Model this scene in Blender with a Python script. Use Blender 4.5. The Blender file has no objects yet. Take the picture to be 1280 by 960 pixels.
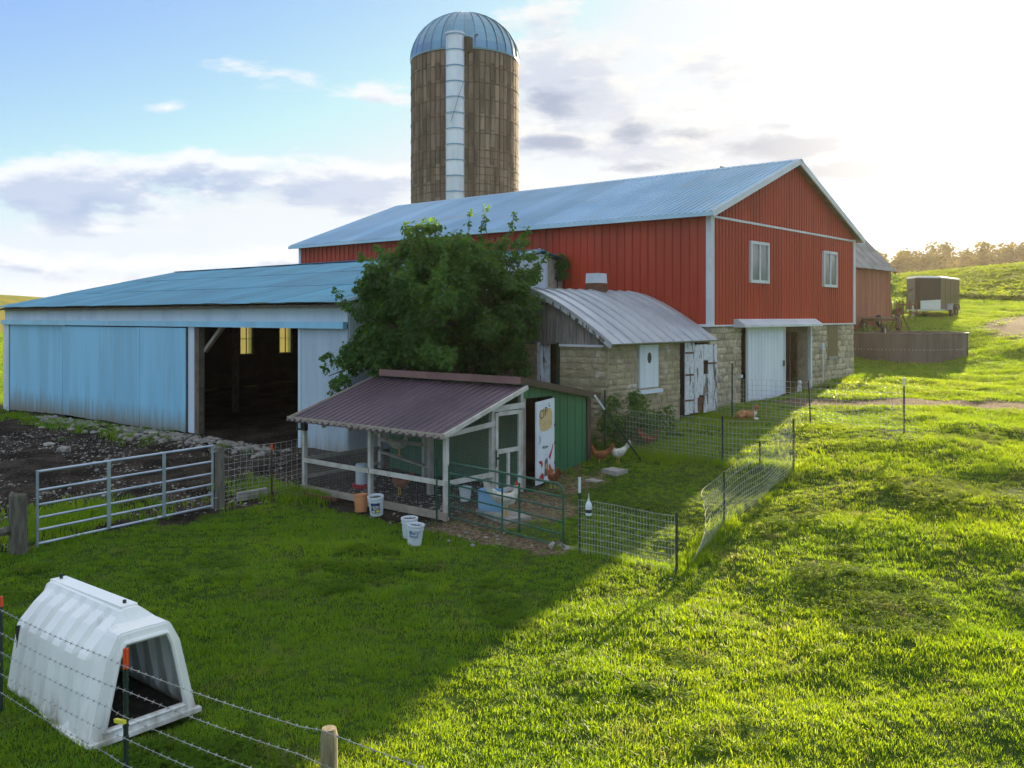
import bpy, bmesh, math, random
import numpy as np
from mathutils import Vector, Matrix
R = math.radians
random.seed(11)
rng = np.random.default_rng(5)
scene = bpy.context.scene
COL = scene.collection

# ------------------------------------------------------------------ camera
# world X runs along the barn's long wall, Y along its gable, metres
FW = Vector((-.646, .763, 0)).normalized()
RT = Vector((.763, .646, 0)).normalized()
cam_d = bpy.data.cameras.new("camera")
cam = bpy.data.objects.new("camera", cam_d)
COL.objects.link(cam)
cam.location = (0, 0, 4.0)
cam.rotation_euler = (R(90), 0, math.atan2(.646, .763))
cam_d.sensor_width = 36
cam_d.lens = 31.89
cam_d.shift_y = -0.0656
cam_d.clip_end = 6000
cam_d.clip_start = .1
scene.camera = cam

# ------------------------------------------------------------------ sun, sky, exposure
SUN_EL = R(12.5)
sd = Vector((-.202 * math.cos(SUN_EL), .979 * math.cos(SUN_EL), math.sin(SUN_EL))).normalized()   # towards the sun
sun_d = bpy.data.lights.new("sun", 'SUN')
sun_d.energy = 4.5
sun_d.angle = R(.6)
sun_d.color = (1, .80, .52)
sun = bpy.data.objects.new("sun", sun_d)
COL.objects.link(sun)
sun.rotation_euler = sd.to_track_quat('Z', 'Y').to_euler()
sun.location = (-20, 60, 40)
vs = scene.view_settings
vs.view_transform = 'Standard'
vs.look = 'None'
vs.exposure = 1.85
vs.gamma = 1
vs.use_curve_mapping = False
scene.cycles.max_bounces = 6
scene.cycles.transparent_max_bounces = 12
scene.cycles.volume_bounces = 0


class NT:
    """small node-tree writer"""
    def __init__(s, tree):
        s.t = tree
        s.n = tree.nodes
        s.l = tree.links

    def node(s, typ, **kw):
        n = s.n.new(typ)
        for k, v in kw.items():
            setattr(n, k, v)
        return n

    def link(s, a, b):
        s.l.new(a, b)

    def put(s, sock, v):
        if isinstance(v, bpy.types.NodeSocket):
            s.l.new(v, sock)
        elif v is not None:
            if sock.type == 'RGBA' and len(v) == 3:
                v = (*v, 1)
            sock.default_value = v

    def math(s, op, a, b=None, c=None, clamp=False):
        n = s.node('ShaderNodeMath', operation=op, use_clamp=clamp)
        s.put(n.inputs[0], a)
        if b is not None: s.put(n.inputs[1], b)
        if c is not None: s.put(n.inputs[2], c)
        return n.outputs[0]

    def vmath(s, op, a, b=None, scale=None):
        n = s.node('ShaderNodeVectorMath', operation=op)
        s.put(n.inputs[0], a)
        if b is not None: s.put(n.inputs[1], b)
        if scale is not None: s.put(n.inputs['Scale'], scale)
        return n.outputs['Value'] if op in ('DOT_PRODUCT', 'LENGTH') else n.outputs[0]

    def noise(s, vec, scale, detail=3, rough=.55, dist=0.):
        n = s.node('ShaderNodeTexNoise')
        s.put(n.inputs['Vector'], vec)
        n.inputs['Scale'].default_value = scale
        n.inputs['Detail'].default_value = detail
        n.inputs['Roughness'].default_value = rough
        n.inputs['Distortion'].default_value = dist
        return n.outputs['Fac']

    def ramp(s, v, a, b, lo=0., hi=1.):
        n = s.node('ShaderNodeMapRange', interpolation_type='SMOOTHSTEP')
        s.put(n.inputs[0], v)
        for i, q in enumerate((a, b, lo, hi)):
            n.inputs[i + 1].default_value = q
        return n.outputs[0]

    def mix(s, f, a, b, blend='MIX'):
        n = s.node('ShaderNodeMix', data_type='RGBA', blend_type=blend)
        s.put(n.inputs[0], f)
        s.put(n.inputs[6], a)
        s.put(n.inputs[7], b)
        return n.outputs[2]

    def combine(s, x, y, z):
        n = s.node('ShaderNodeCombineXYZ')
        for i, q in enumerate((x, y, z)):
            s.put(n.inputs[i], q)
        return n.outputs[0]

    def sep(s, v):
        n = s.node('ShaderNodeSeparateXYZ')
        s.put(n.inputs[0], v)
        return n.outputs

    def pos(s):
        return s.node('ShaderNodeNewGeometry').outputs['Position']

    def rnd(s):
        return s.node('ShaderNodeObjectInfo').outputs['Random']

    def attr(s, name):
        return s.node('ShaderNodeAttribute', attribute_name=name)


# world: Nishita sky with cloud bands laid out by azimuth (from the view's middle) and elevation
world = bpy.data.worlds.new("World")
scene.world = world
world.use_nodes = True
W = NT(world.node_tree)
W.n.clear()
wout = W.node('ShaderNodeOutputWorld')
bg = W.node('ShaderNodeBackground')
sky = W.node('ShaderNodeTexSky', sky_type='NISHITA')
sky.sun_disc = False
sky.sun_elevation = SUN_EL
sky.sun_rotation = math.atan2(sd.x, sd.y)
sky.altitude = 300
sky.air_density = 1.0
sky.dust_density = .6
sky.ozone_density = 1.5
dirv = W.node('ShaderNodeTexCoord').outputs['Generated']
SKYF = .10
fx = W.vmath('DOT_PRODUCT', dirv, tuple(FW))
rx = W.vmath('DOT_PRODUCT', dirv, tuple(RT))
dz = W.sep(dirv)[2]
DEG = 180 / math.pi
az = W.math('MULTIPLY', W.math('ARCTAN2', rx, fx), DEG)
el = W.math('MULTIPLY', W.math('ARCSINE', dz), DEG)
# (azimuth, elevation, half width, half height, weight)
CLOUDS = [(-25.5, 7.0, 7, 1.7, 1.0), (-19, 8.6, 7, 1.6, 1.0), (-12, 8.0, 6, 1.8, 1.0), (-8, 8.8, 4, 1.5, .8), (-24, 5.2, 5, .8, .75),
          (-26, 3.2, 6, .8, .9), (-13, 3.3, 6, .8, .85), (-20, 2.2, 9, .6, .6),
          (-9, 13.8, 6, 1.0, .62), (-16, 14.6, 3, .5, .5), (-21, 12.2, 1.5, .5, .5),
          (3, 14.5, 7, 4.0, .9), (3, 11, 6, 1.6, .9), (8, 11.3, 6, 2.2, .95), (2, 7.5, 6, 1.6, .85), (16, 10, 6, 3.4, 1.05), (11, 15, 8, 2.6, .8),
          (19, 9.0, 6, 2.0, 1.0), (24, 12, 7, 4.5, 1.1), (28, 7, 8, 3, 1.1), (30, 14, 12, 8, 1.2), (60, 12, 20, 5, .8), (-60, 9, 18, 4, .8),
          (110, 14, 25, 5, .8), (-115, 12, 25, 5, .8), (175, 15, 25, 5, .8)]


def field(e_off):
    tot = None
    e = W.math('ADD', el, e_off) if e_off else el
    for (a0, e0, sa, se, w) in CLOUDS:
        u = W.math('DIVIDE', W.math('SUBTRACT', az, a0), sa)
        v = W.math('DIVIDE', W.math('SUBTRACT', e, e0), se)
        r2 = W.math('ADD', W.math('MULTIPLY', u, u), W.math('MULTIPLY', v, v))
        g = W.math('MULTIPLY', W.math('EXPONENT', W.math('MULTIPLY', r2, -.8)), w)
        tot = g if tot is None else W.math('MAXIMUM', tot, g)
    tot = W.math('MAXIMUM', tot, W.ramp(e, 19, 34, 0, .95))       # bright cloud added overhead, out of view, to lift light in the shade
    p = W.combine(W.math('MULTIPLY', az, .16), W.math('MULTIPLY', e, .42), 0.)
    n1 = W.noise(p, 1.0, 6, .60, .15)
    return tot, n1


t0, n0 = field(0)
t1, n1 = field(.75)
dens0 = W.math('ADD', t0, W.math('MULTIPLY', W.math('SUBTRACT', n0, .5), 2.6))
dens1 = W.math('ADD', t1, W.math('MULTIPLY', W.math('SUBTRACT', n1, .5), 2.6))
mask = W.ramp(dens0, .34, .80)
under = W.ramp(dens1, .45, .95)                      # cloud overhead: the underside is grey
sung = W.vmath('DOT_PRODUCT', dirv, tuple(sd))
glow = W.math('POWER', W.math('MAXIMUM', sung, 0.), 60)
wide = W.math('POWER', W.math('MAXIMUM', sung, 0.), 6)
skyc = W.mix(1., W.vmath('SCALE', sky.outputs[0], scale=SKYF), (.50, .55, .98), 'MULTIPLY')
cl_lit = W.mix(wide, (.255, .27, .29), (.245, .245, .238))
cl_sh = W.mix(wide, (.072, .118, .205), (.17, .185, .22))
under = W.math('MULTIPLY', under, W.ramp(el, 20, 34, 1., .2))      # added overhead cloud is kept ungreyed so it fills the shade
cloud = W.mix(W.math('MULTIPLY', under, W.ramp(n1, .3, .62, 1., .55)), cl_lit, cl_sh)
skyc = W.vmath('MINIMUM', skyc, (.225, .245, .265))
hz = W.ramp(el, 0., 8., .5, 0.)                       # pale band of thin haze low in the sky
skyc = W.mix(hz, skyc, (.19, .24, .31))
col = W.mix(mask, skyc, cloud)
# smaller grey cloud wisps in front of the bright veil
WISPS = [(24.6, 11.7, 3.4, .9, 1.3), (11, 11.1, 2.2, .6, .9), (7.4, 11.3, 1.5, 1.1, .95), (17, 10.1, 4.4, .9, 1.25), (20.5, 8.6, 4, .8, 1.25), (27.5, 6.9, 4.5, 1.6, 1.35), (3, 13.2, 3.2, 1.4, .9), (2.6, 10.8, 3, .8, .95), (16.5, 11.4, 1.6, .4, .8), (8, 9.3, 3, .6, .7), (5, 7.5, 4, .7, .8), (40, 10, 5, 1.2, .9), (48, 7, 6, 1, .9)]
wt = None
for (a0, e0, sa, se, w) in WISPS:
    u = W.math('DIVIDE', W.math('SUBTRACT', az, a0), sa)
    v = W.math('DIVIDE', W.math('SUBTRACT', el, e0), se)
    g = W.math('MULTIPLY', W.math('EXPONENT', W.math('MULTIPLY', W.math('ADD', W.math('MULTIPLY', u, u), W.math('MULTIPLY', v, v)), -.8)), w)
    wt = g if wt is None else W.math('MAXIMUM', wt, g)
wn_ = W.noise(W.combine(W.math('MULTIPLY', az, .3), W.math('MULTIPLY', el, .8), 4.), 1.0, 5, .6, .2)
wm = W.ramp(W.math('ADD', wt, W.math('MULTIPLY', W.math('SUBTRACT', wn_, .5), 1.5)), .45, 1.05, 0, .85)
col = W.mix(wm, col, W.mix(wide, (.085, .12, .195), (.105, .118, .145)))
veil = W.mix(1., col, W.vmath('SCALE', (1.0, .93, .78), scale=W.math('MULTIPLY', glow, .2)), 'ADD')
W.put(bg.inputs['Color'], veil)
bg.inputs['Strength'].default_value = 1.0
W.link(bg.outputs[0], wout.inputs[0])


# ------------------------------------------------------------------ materials
MATS = {}


def new_mat(name):
    m = bpy.data.materials.new(name)
    m.use_nodes = True
    t = NT(m.node_tree)
    t.n.clear()
    out = t.node('ShaderNodeOutputMaterial')
    MATS[name] = m
    return m, t, out


def principled(t, out, col, rough=.6, metal=0., bump=None, bstr=.3, bdist=.02, spec=.5, trans=None):
    b = t.node('ShaderNodeBsdfPrincipled')
    t.put(b.inputs['Base Color'], col)
    t.put(b.inputs['Roughness'], rough)
    t.put(b.inputs['Metallic'], metal)
    b.inputs['Specular IOR Level'].default_value = spec
    if bump is not None:
        n = t.node('ShaderNodeBump')
        n.inputs['Strength'].default_value = bstr
        n.inputs['Distance'].default_value = bdist
        t.put(n.inputs['Height'], bump)
        t.link(n.outputs[0], b.inputs['Normal'])
    t.link(b.outputs[0], out.inputs[0])
    return b


def pm(name, c1, c2=None, scale=3., rough=.6, metal=0., bump=0., bscale=40., rnd=0., stretch=None, lo=.4, hi=.65, detail=4, spec=.5, c3=None, s3=1.2, local=False):
    """base colour c1 with noise patches of c2 (and c3), brightness varied per object by rnd"""
    m, t, out = new_mat(name)
    p = t.node('ShaderNodeTexCoord').outputs['Object'] if local else t.pos()
    if stretch:
        p = t.vmath('MULTIPLY', p, stretch)
    c = (*c1, 1)
    if c2:
        c = t.mix(t.ramp(t.noise(p, scale, detail), lo, hi), c1, c2)
    if c3:
        c = t.mix(t.ramp(t.noise(p, s3, 5, .6), .55, .75), c, c3)
    if rnd:
        k = t.math('MULTIPLY_ADD', t.rnd(), 2 * rnd, 1 - rnd)
        c = t.mix(1., c, t.combine(k, k, k), 'MULTIPLY')
    bm_ = t.noise(p, bscale, 4) if bump else None
    principled(t, out, c, rough, metal, bm_, bump, .02, spec)
    return m


red = pm('red_siding', (.47, .045, .020), (.40, .036, .017), .7, .42, rnd=.10, stretch=(1.6, 1.6, .25), c3=(.50, .062, .035), s3=.6, spec=.35)
roof_steel = pm('pale_steel_roof', (.38, .57, .70), (.32, .51, .64), .4, .36, .35, rnd=.09, c3=(.42, .50, .54), s3=.7)
white_trim = pm('white_trim', (.62, .68, .74), (.54, .60, .66), 2, .45)
white_door = pm('white_door', (.68, .76, .84), (.60, .69, .78), 1.2, .4, rnd=.05, stretch=(1, 1, .25))
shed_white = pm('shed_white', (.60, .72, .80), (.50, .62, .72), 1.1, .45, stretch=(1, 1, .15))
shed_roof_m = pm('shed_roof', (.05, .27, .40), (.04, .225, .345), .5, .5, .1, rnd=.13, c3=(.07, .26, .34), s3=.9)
stone_m = pm('stone', (.47, .415, .29), (.35, .305, .21), 5, .9, bump=.9, bscale=22, rnd=.26, c3=(.55, .51, .41), s3=2.2)
rubble_m = pm('rubble_stone', (.41, .355, .225), (.32, .27, .17), 4, .92, bump=1., bscale=18, rnd=.15, c3=(.56, .53, .45), s3=2.1)
mortar = pm('mortar', (.30, .265, .19), (.22, .19, .135), 6, .95, bump=.9, bscale=25)
rubble_mortar = pm('rubble_mortar', (.38, .33, .21), (.30, .25, .165), 3, .95, bump=1., bscale=16, c3=(.33, .23, .19), s3=.8)
grey_wood = pm('weathered_grey_wood', (.15, .145, .135), (.25, .24, .225), 3, .85, bump=.6, bscale=14, rnd=.28, stretch=(6, 6, .5), c3=(.40, .41, .42), s3=1.6)
lumber = pm('treated_lumber', (.37, .335, .27), (.28, .255, .20), 5, .8, bump=.3, rnd=.12)
lumber_white = pm('whitewashed_lumber', (.56, .56, .52), (.44, .42, .36), 4, .75, bump=.3, rnd=.08)
dark_wood = pm('dark_wood', (.10, .085, .06), (.16, .13, .095), 4, .85, bump=.4, rnd=.15)
post_wood = pm('old_post_wood', (.17, .16, .125), (.095, .09, .07), 5, .9, bump=.8, bscale=20, stretch=(4, 4, .6), rnd=.1)
new_post = pm('round_post_wood', (.30, .25, .15), (.19, .155, .09), 6, .85, bump=.5, stretch=(4, 4, .6))
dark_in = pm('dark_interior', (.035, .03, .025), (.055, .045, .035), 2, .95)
milk_roof_m = pm('galvanised_roof', (.52, .56, .60), (.42, .46, .51), .9, .36, .3, rnd=.07, c3=(.46, .47, .48), s3=.8)
maroon = pm('maroon_roof', (.125, .085, .105), (.095, .068, .085), .8, .4, .1, rnd=.08)
maroon_trim_lit = pm('maroon_trim_lit', (.21, .115, .11), (.17, .09, .085), 2, .45)  # front fascia: the sky light on it is put into this paler tone
brown_trim_shaded = pm('brown_trim_shaded', (.075, .05, .038), (.06, .04, .03), 2, .5)  # side of the same fascia, darkened by colour for shade; also corner trim, hinges
green = pm('green_siding', (.03, .17, .085), (.025, .14, .07), 1.0, .35, rnd=.08, stretch=(1, 1, .2))
green_pipe = pm('green_gate_paint', (.012, .10, .058), (.01, .075, .042), 4, .4, rnd=.06)
galv = pm('galvanised_tube', (.42, .50, .56), (.34, .41, .47), 3, .35, .55, rnd=.05)
chute_m = pm('chute_steel', (.66, .69, .72), (.52, .56, .60), .9, .35, .35, rnd=.08, stretch=(1, 1, .4))
dome_m = pm('dome_steel', (.15, .32, .44), (.12, .26, .38), .25, .3, .55, rnd=.10)
stave_m = pm('concrete_stave', (.20, .152, .115), (.10, .077, .058), 1.2, .92, bump=.6, bscale=10, rnd=.36, stretch=(2, 2, .22), c3=(.06, .05, .042), s3=.9)
stave_core = pm('silo_core', (.04, .035, .03), (.055, .05, .04), 2, .95)
rust_hoop = pm('rusty_hoop', (.06, .045, .038), (.10, .06, .04), 3, .8)
steel_dark = pm('dark_post_steel', (.02, .045, .03), (.03, .05, .035), 6, .55)
steel_brown = pm('brown_post_steel', (.055, .042, .035), (.10, .05, .03), 6, .7)
wire_m = pm('wire', (.47, .48, .47), (.34, .34, .33), 6, .5, .5)
wire_green = pm('green_wire', (.09, .17, .13), (.14, .2, .17), 6, .5, .3)
white_plastic = pm('white_plastic', (.66, .74, .78), (.60, .68, .73), 3, .42)
hutch_old = pm('hutch_plastic_old', (.60, .68, .70), (.53, .61, .64), 1.6, .42, c3=(.42, .47, .46), s3=1.1, bump=.1, bscale=8)
blue_plastic = pm('blue_plastic', (.20, .42, .66), (.26, .48, .70), 3, .4)
orange_plastic = pm('terracotta_plastic', (.62, .27, .12), (.52, .21, .09), 6, .5)
red_plastic = pm('red_plastic', (.55, .02, .03), None, rough=.4)
orange_paint = pm('orange_paint', (.75, .09, .02), None, rough=.5)
yellow_plastic = pm('yellow_plastic', (.75, .70, .05), None, rough=.5)
black_plastic = pm('black_plastic', (.015, .016, .022), None, rough=.4)
black_ink = pm('black_ink', (.02, .022, .03), None, rough=.6)
blue_ink = pm('blue_ink', (.02, .06, .22), None, rough=.6)
white_ink = pm('white_ink', (.75, .8, .85), None, rough=.6)
tan_paint = pm('tan_paint', (.62, .47, .24), (.56, .40, .19), 6, .7)
red_paint = pm('red_paint', (.42, .02, .03), (.30, .02, .03), 6, .6)
sign_white = pm('white_painted_door', (.70, .77, .84), (.64, .71, .78), 3, .5)
oldred = pm('faded_red_boards', (.38, .12, .072), (.28, .09, .055), 1.5, .85, bump=.5, bscale=12, rnd=.14, stretch=(5, 5, .4), c3=(.42, .22, .15), s3=1.)
oldroof = pm('old_grey_roof', (.27, .285, .28), (.18, .19, .185), 1.2, .6, .3, rnd=.18, stretch=(1, 1, 1), c3=(.36, .37, .36), s3=1.5)
trailer_black = pm('black_trailer', (.022, .022, .023), (.028, .026, .024), 1, .4, spec=.3)
alu = pm('bright_aluminium', (.68, .69, .70), (.6, .61, .62), 20, .3, .8)
tyre = pm('tyre_rubber', (.02, .02, .02), None, rough=.85)
tank_m = pm('ring_tank', (.13, .105, .095), (.09, .072, .066), 1.2, .65, rnd=.12, stretch=(2, 2, .3))
rust = pm('rusty_iron', (.16, .07, .035), (.10, .045, .025), 6, .85)
concrete = pm('concrete', (.34, .33, .30), (.24, .23, .21), 5, .9, bump=.5)
rock_m = pm('pale_rock', (.36, .34, .30), (.20, .19, .17), 5, .9, bump=.6, rnd=.2)
dirt_m = pm('bucket_gravel', (.16, .145, .125), (.07, .06, .05), 30, .95, bump=.8, bscale=60)
litter_m = pm('dark_bedding', (.012, .010, .008), (.03, .026, .02), 12, .95, bump=.8)
bark = pm('bark', (.11, .085, .06), (.06, .05, .035), 6, .95, bump=.9, stretch=(3, 3, .6))
olive_board = pm('olive_board', (.17, .145, .06), (.13, .11, .05), 4, .8, stretch=(5, 5, .4))
black_rail = pm('charcoal_wood', (.045, .047, .05), (.07, .07, .075), 4, .85)
hen_white = pm('white_feathers', (.62, .60, .54), (.48, .45, .39), 14, .8, bump=.8, bscale=50, local=True)
hen_speck = pm('speckled_feathers', (.55, .53, .46), (.30, .27, .21), 24, .8, bump=.8, bscale=50, local=True)
hen_brown = pm('russet_feathers', (.30, .10, .03), (.19, .055, .018), 14, .8, bump=.8, bscale=50, local=True)
leg_yel = pm('hen_leg', (.55, .36, .10), None, rough=.6)
comb_m = pm('comb_red', (.5, .02, .02), None, rough=.5)


def peeling():
    m, t, out = new_mat('peeling_white_paint')
    p = t.pos()
    q = t.vmath('MULTIPLY', p, (5, 5, .9))
    wood = t.mix(t.ramp(t.noise(q, 5, 5), .35, .65), (.10, .085, .07), (.22, .19, .16))
    paint = t.mix(t.ramp(t.noise(p, 8, 3), .4, .7), (.66, .70, .74), (.52, .55, .57))
    z = t.sep(p)[2]
    k = t.math('ADD', t.noise(q, 1.5, 6, .65), t.math('MULTIPLY', t.math('SUBTRACT', t.rnd(), .5), .10))
    f = t.ramp(k, .545, .575)
    c = t.mix(f, paint, wood)
    principled(t, out, c, .7, 0, t.math('ADD', f, t.noise(q, 9, 3)), .4)
    return m


peel = peeling()


def stained(name, base, zlo, zhi, dirt=(.23, .18, .11)):
    """painted sheet with mud splashed up from its foot"""
    m, t, out = new_mat(name)
    p = t.pos()
    q = t.vmath('MULTIPLY', p, (1, 1, .12))
    z = t.sep(p)[2]
    h = t.math('ADD', z, t.math('MULTIPLY', t.noise(t.vmath('MULTIPLY', p, (3.5, 3.5, .3)), 1.6, 5), 1.1))
    f = t.ramp(h, zlo + .45, zhi + .75, .9, 0.)
    c = t.mix(t.ramp(t.noise(q, 1.2, 4), .4, .65), base, tuple(v * .86 for v in base))
    c = t.mix(t.ramp(t.noise(t.vmath('MULTIPLY', p, (4, 4, .22)), 1.1, 5, .6), .6, .74, 0, .35), c, (.33, .33, .27))
    c = t.mix(f, c, dirt)
    principled(t, out, c, .42)
    return m


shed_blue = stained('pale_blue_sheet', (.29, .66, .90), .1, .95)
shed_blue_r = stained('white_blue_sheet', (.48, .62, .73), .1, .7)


hutch_m = stained('hutch_plastic', (.88, .91, .89), -.12, .10, (.30, .27, .20))


def glass_mat():
    m, t, out = new_mat('window_glass')
    p = t.pos()
    c = t.mix(t.ramp(t.noise(p, 1.2, 2), .4, .6), (.17, .22, .23), (.12, .16, .17))
    principled(t, out, c, .12, 0, None, spec=.6)
    return m


glass = glass_mat()


def clear_glass():
    m, t, out = new_mat('dusty_window_glass')
    a = t.node('ShaderNodeBsdfTransparent')
    b = t.node('ShaderNodeBsdfTranslucent')
    b.inputs[0].default_value = (.42, .35, .16, 1)
    x = t.node('ShaderNodeMixShader')
    x.inputs[0].default_value = .62
    t.link(a.outputs[0], x.inputs[1]); t.link(b.outputs[0], x.inputs[2]); t.link(x.outputs[0], out.inputs[0])
    return m


dusty = clear_glass()


def leaf_mat(name, c1, c2, tr, k=.45, attr='tint', rough=.5, spec=.35):
    m, t, out = new_mat(name)
    a = t.attr(attr).outputs['Fac']
    c = t.mix(a, c1, c2)
    d = t.node('ShaderNodeBsdfPrincipled')
    t.put(d.inputs['Base Color'], c)
    d.inputs['Roughness'].default_value = rough
    d.inputs['Specular IOR Level'].default_value = spec
    b = t.node('ShaderNodeBsdfTranslucent')
    t.put(b.inputs[0], t.mix(a, tr, tuple(min(1, v * 1.35) for v in tr)))
    x = t.node('ShaderNodeMixShader')
    x.inputs[0].default_value = k
    t.link(d.outputs[0], x.inputs[1]); t.link(b.outputs[0], x.inputs[2]); t.link(x.outputs[0], out.inputs[0])
    return m


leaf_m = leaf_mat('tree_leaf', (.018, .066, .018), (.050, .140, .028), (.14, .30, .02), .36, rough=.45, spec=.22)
bush_m = leaf_mat('bush_leaf', (.03, .075, .015), (.07, .14, .03), (.12, .25, .03), .4)
far_leaf = leaf_mat('far_tree_leaf', (.024, .036, .008), (.04, .055, .012), (.20, .165, .015), .4, 'tint', .9, .03)


def grass_mat(name, c1, c2, tr1, tr2, k, rough=.5, spec=.25):
    """blades: tint per tuft, patches across the lawn, paler old tips"""
    m, t, out = new_mat(name)
    p = t.pos()
    a = t.ramp(t.noise(p, .35, 4, .6), .35, .68)
    r = t.rnd()
    f = t.math('ADD', t.math('MULTIPLY', a, .65), t.math('MULTIPLY', r, .35))
    c = t.mix(f, c1, c2)
    dry = t.ramp(t.math('ADD', t.noise(p, 1.3, 3), t.math('MULTIPLY', r, .25)), .74, .84, 0, .55)
    c = t.mix(dry, c, (.20, .17, .07))
    d = t.node('ShaderNodeBsdfPrincipled')
    t.put(d.inputs['Base Color'], c)
    d.inputs['Roughness'].default_value = rough
    d.inputs['Specular IOR Level'].default_value = spec
    b = t.node('ShaderNodeBsdfTranslucent')
    t.put(b.inputs[0], t.mix(dry, t.mix(f, tr1, tr2), (.35, .30, .12)))
    x = t.node('ShaderNodeMixShader')
    x.inputs[0].default_value = k
    t.link(d.outputs[0], x.inputs[1]); t.link(b.outputs[0], x.inputs[2]); t.link(x.outputs[0], out.inputs[0])
    return m


grass_m = grass_mat('grass_blade', (.040, .15, .012), (.085, .23, .018), (.28, .47, .004), (.50, .62, .006), .52)
clover_m = grass_mat('clover_leaf', (.045, .115, .014), (.085, .17, .02), (.32, .48, .006), (.48, .58, .008), .5, .8, .06)


# ------------------------------------------------------------------ mesh helpers
ORG = {}


class MB:
    def __init__(s):
        s.v = []
        s.f = []
        s.m = []

    def add(s, vs_, fs, mi=0):
        b = len(s.v)
        s.v += [tuple(q) for q in vs_]
        s.f += [tuple(i + b for i in f) for f in fs]
        s.m += [mi] * len(fs)

    def box(s, c, d, rz=0., mi=0, M=None):
        hx, hy, hz_ = d[0] / 2, d[1] / 2, d[2] / 2
        P = [Vector((x, y, z)) for x in (-hx, hx) for y in (-hy, hy) for z in (-hz_, hz_)]
        if M is not None:
            P = [M @ p for p in P]
        elif rz:
            rm = Matrix.Rotation(rz, 3, 'Z')
            P = [rm @ p for p in P]
        c = Vector(c)
        s.add([p + c for p in P], [(0, 1, 3, 2), (4, 6, 7, 5), (0, 4, 5, 1), (2, 3, 7, 6), (0, 2, 6, 4), (1, 5, 7, 3)], mi)
        return s

    def span(s, a, b, mi=0):
        """box between two opposite corners"""
        a, b = Vector(a), Vector(b)
        return s.box((a + b) / 2, [abs(q) for q in (b - a)], mi=mi)

    def beam(s, p0, p1, w, h, mi=0, up=(0, 0, 1)):
        p0, p1 = Vector(p0), Vector(p1)
        d = p1 - p0
        L = d.length
        x = d.normalized()
        u = Vector(up)
        if abs(x.dot(u)) > .98:
            u = Vector((1, 0, 0))
        y = u.cross(x).normalized()
        z = x.cross(y)
        M = Matrix((x, y, z)).transposed()
        return s.box((p0 + p1) / 2, (L, w, h), M=M, mi=mi)

    def tube(s, pts, r, n=6, mi=0, caps=True):
        pts = [Vector(p) for p in pts]
        k = len(pts)
        rad = r if isinstance(r, (list, tuple)) else [r] * k
        rings = []
        pu = None
        for i in range(k):
            t = (pts[min(i + 1, k - 1)] - pts[max(i - 1, 0)])
            t = t.normalized() if t.length > 1e-9 else Vector((0, 0, 1))
            if pu is None:
                u = Vector((0, 0, 1)) if abs(t.z) < .9 else Vector((1, 0, 0))
                pu = (u - t * u.dot(t)).normalized()
            else:
                pu = (pu - t * pu.dot(t)).normalized()
            w = t.cross(pu)
            rings.append([pts[i] + (pu * math.cos(2 * math.pi * j / n) + w * math.sin(2 * math.pi * j / n)) * rad[i] for j in range(n)])
        return s.loft(rings, caps, mi)

    def loft(s, rings, caps=True, mi=0, closed=True):
        n = len(rings[0])
        V = [p for r_ in rings for p in r_]
        F = []
        m = n if closed else n - 1
        for i in range(len(rings) - 1):
            for j in range(m):
                a, b = i * n + j, i * n + (j + 1) % n
                F.append((a, b, b + n, a + n))
        if caps:
            F.append(tuple(range(n - 1, -1, -1)))
            F.append(tuple((len(rings) - 1) * n + j for j in range(n)))
        s.add(V, F, mi)
        return s

    def lathe(s, prof, c=(0, 0, 0), n=20, mi=0, caps=False):
        rings = [[(c[0] + r_ * math.cos(2 * math.pi * j / n), c[1] + r_ * math.sin(2 * math.pi * j / n), c[2] + z) for j in range(n)] for r_, z in prof]
        return s.loft(rings, caps, mi)

    def prism(s, poly, vec, mi=0):
        """polygon (3-D points) extruded along vec"""
        vec = Vector(vec)
        n = len(poly)
        A = [Vector(p) for p in poly]
        V = A + [p + vec for p in A]
        F = [tuple(range(n - 1, -1, -1)), tuple(range(n, 2 * n))] + [(i, (i + 1) % n, (i + 1) % n + n, i + n) for i in range(n)]
        s.add(V, F, mi)
        return s

    def mesh(s, name, mats, off=None, smooth=False):
        me = bpy.data.meshes.new(name)
        V = s.v
        if off is not None:
            ox, oy, oz = off
            V = [(x - ox, y - oy, z - oz) for x, y, z in V]
        me.from_pydata(V, [], s.f)
        if not isinstance(mats, (list, tuple)):
            mats = [mats]
        for q in mats:
            me.materials.append(q)
        if len(mats) > 1:
            me.polygons.foreach_set('material_index', s.m)
        b = bmesh.new()
        b.from_mesh(me)
        bmesh.ops.recalc_face_normals(b, faces=b.faces)
        b.to_mesh(me)
        b.free()
        if smooth:
            me.polygons.foreach_set('use_smooth', [True] * len(me.polygons))
        me.update()
        return me

    def build(s, name, mats, parent=None, smooth=False, local=False):
        off = None
        if parent is not None and not local:
            off = ORG[parent.name]
        o = bpy.data.objects.new(name, s.mesh(name, mats, off, smooth))
        COL.objects.link(o)
        if parent is not None:
            o.parent = parent
            ORG[o.name] = ORG[parent.name]
        else:
            ORG[o.name] = Vector((0, 0, 0))
        return o


def tag(o, label=None, cat=None, group=None, kind=None):
    if label: o['label'] = label
    if cat: o['category'] = cat
    if group: o['group'] = group
    if kind: o['kind'] = kind
    return o


def thing(name, label, cat, loc=(0, 0, 0), rz=0., group=None):
    o = bpy.data.objects.new(name, None)
    COL.objects.link(o)
    o.location = loc
    o.rotation_euler = (0, 0, rz)
    o.empty_display_size = .2
    ORG[o.name] = Vector(loc)
    return tag(o, label, cat, group)


def put(name, me, parent, M):
    """a part sharing mesh data, placed by a world matrix"""
    o = bpy.data.objects.new(name, me)
    COL.objects.link(o)
    o.parent = parent
    o.matrix_local = Matrix.Translation(-ORG[parent.name]) @ M
    return o


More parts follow.
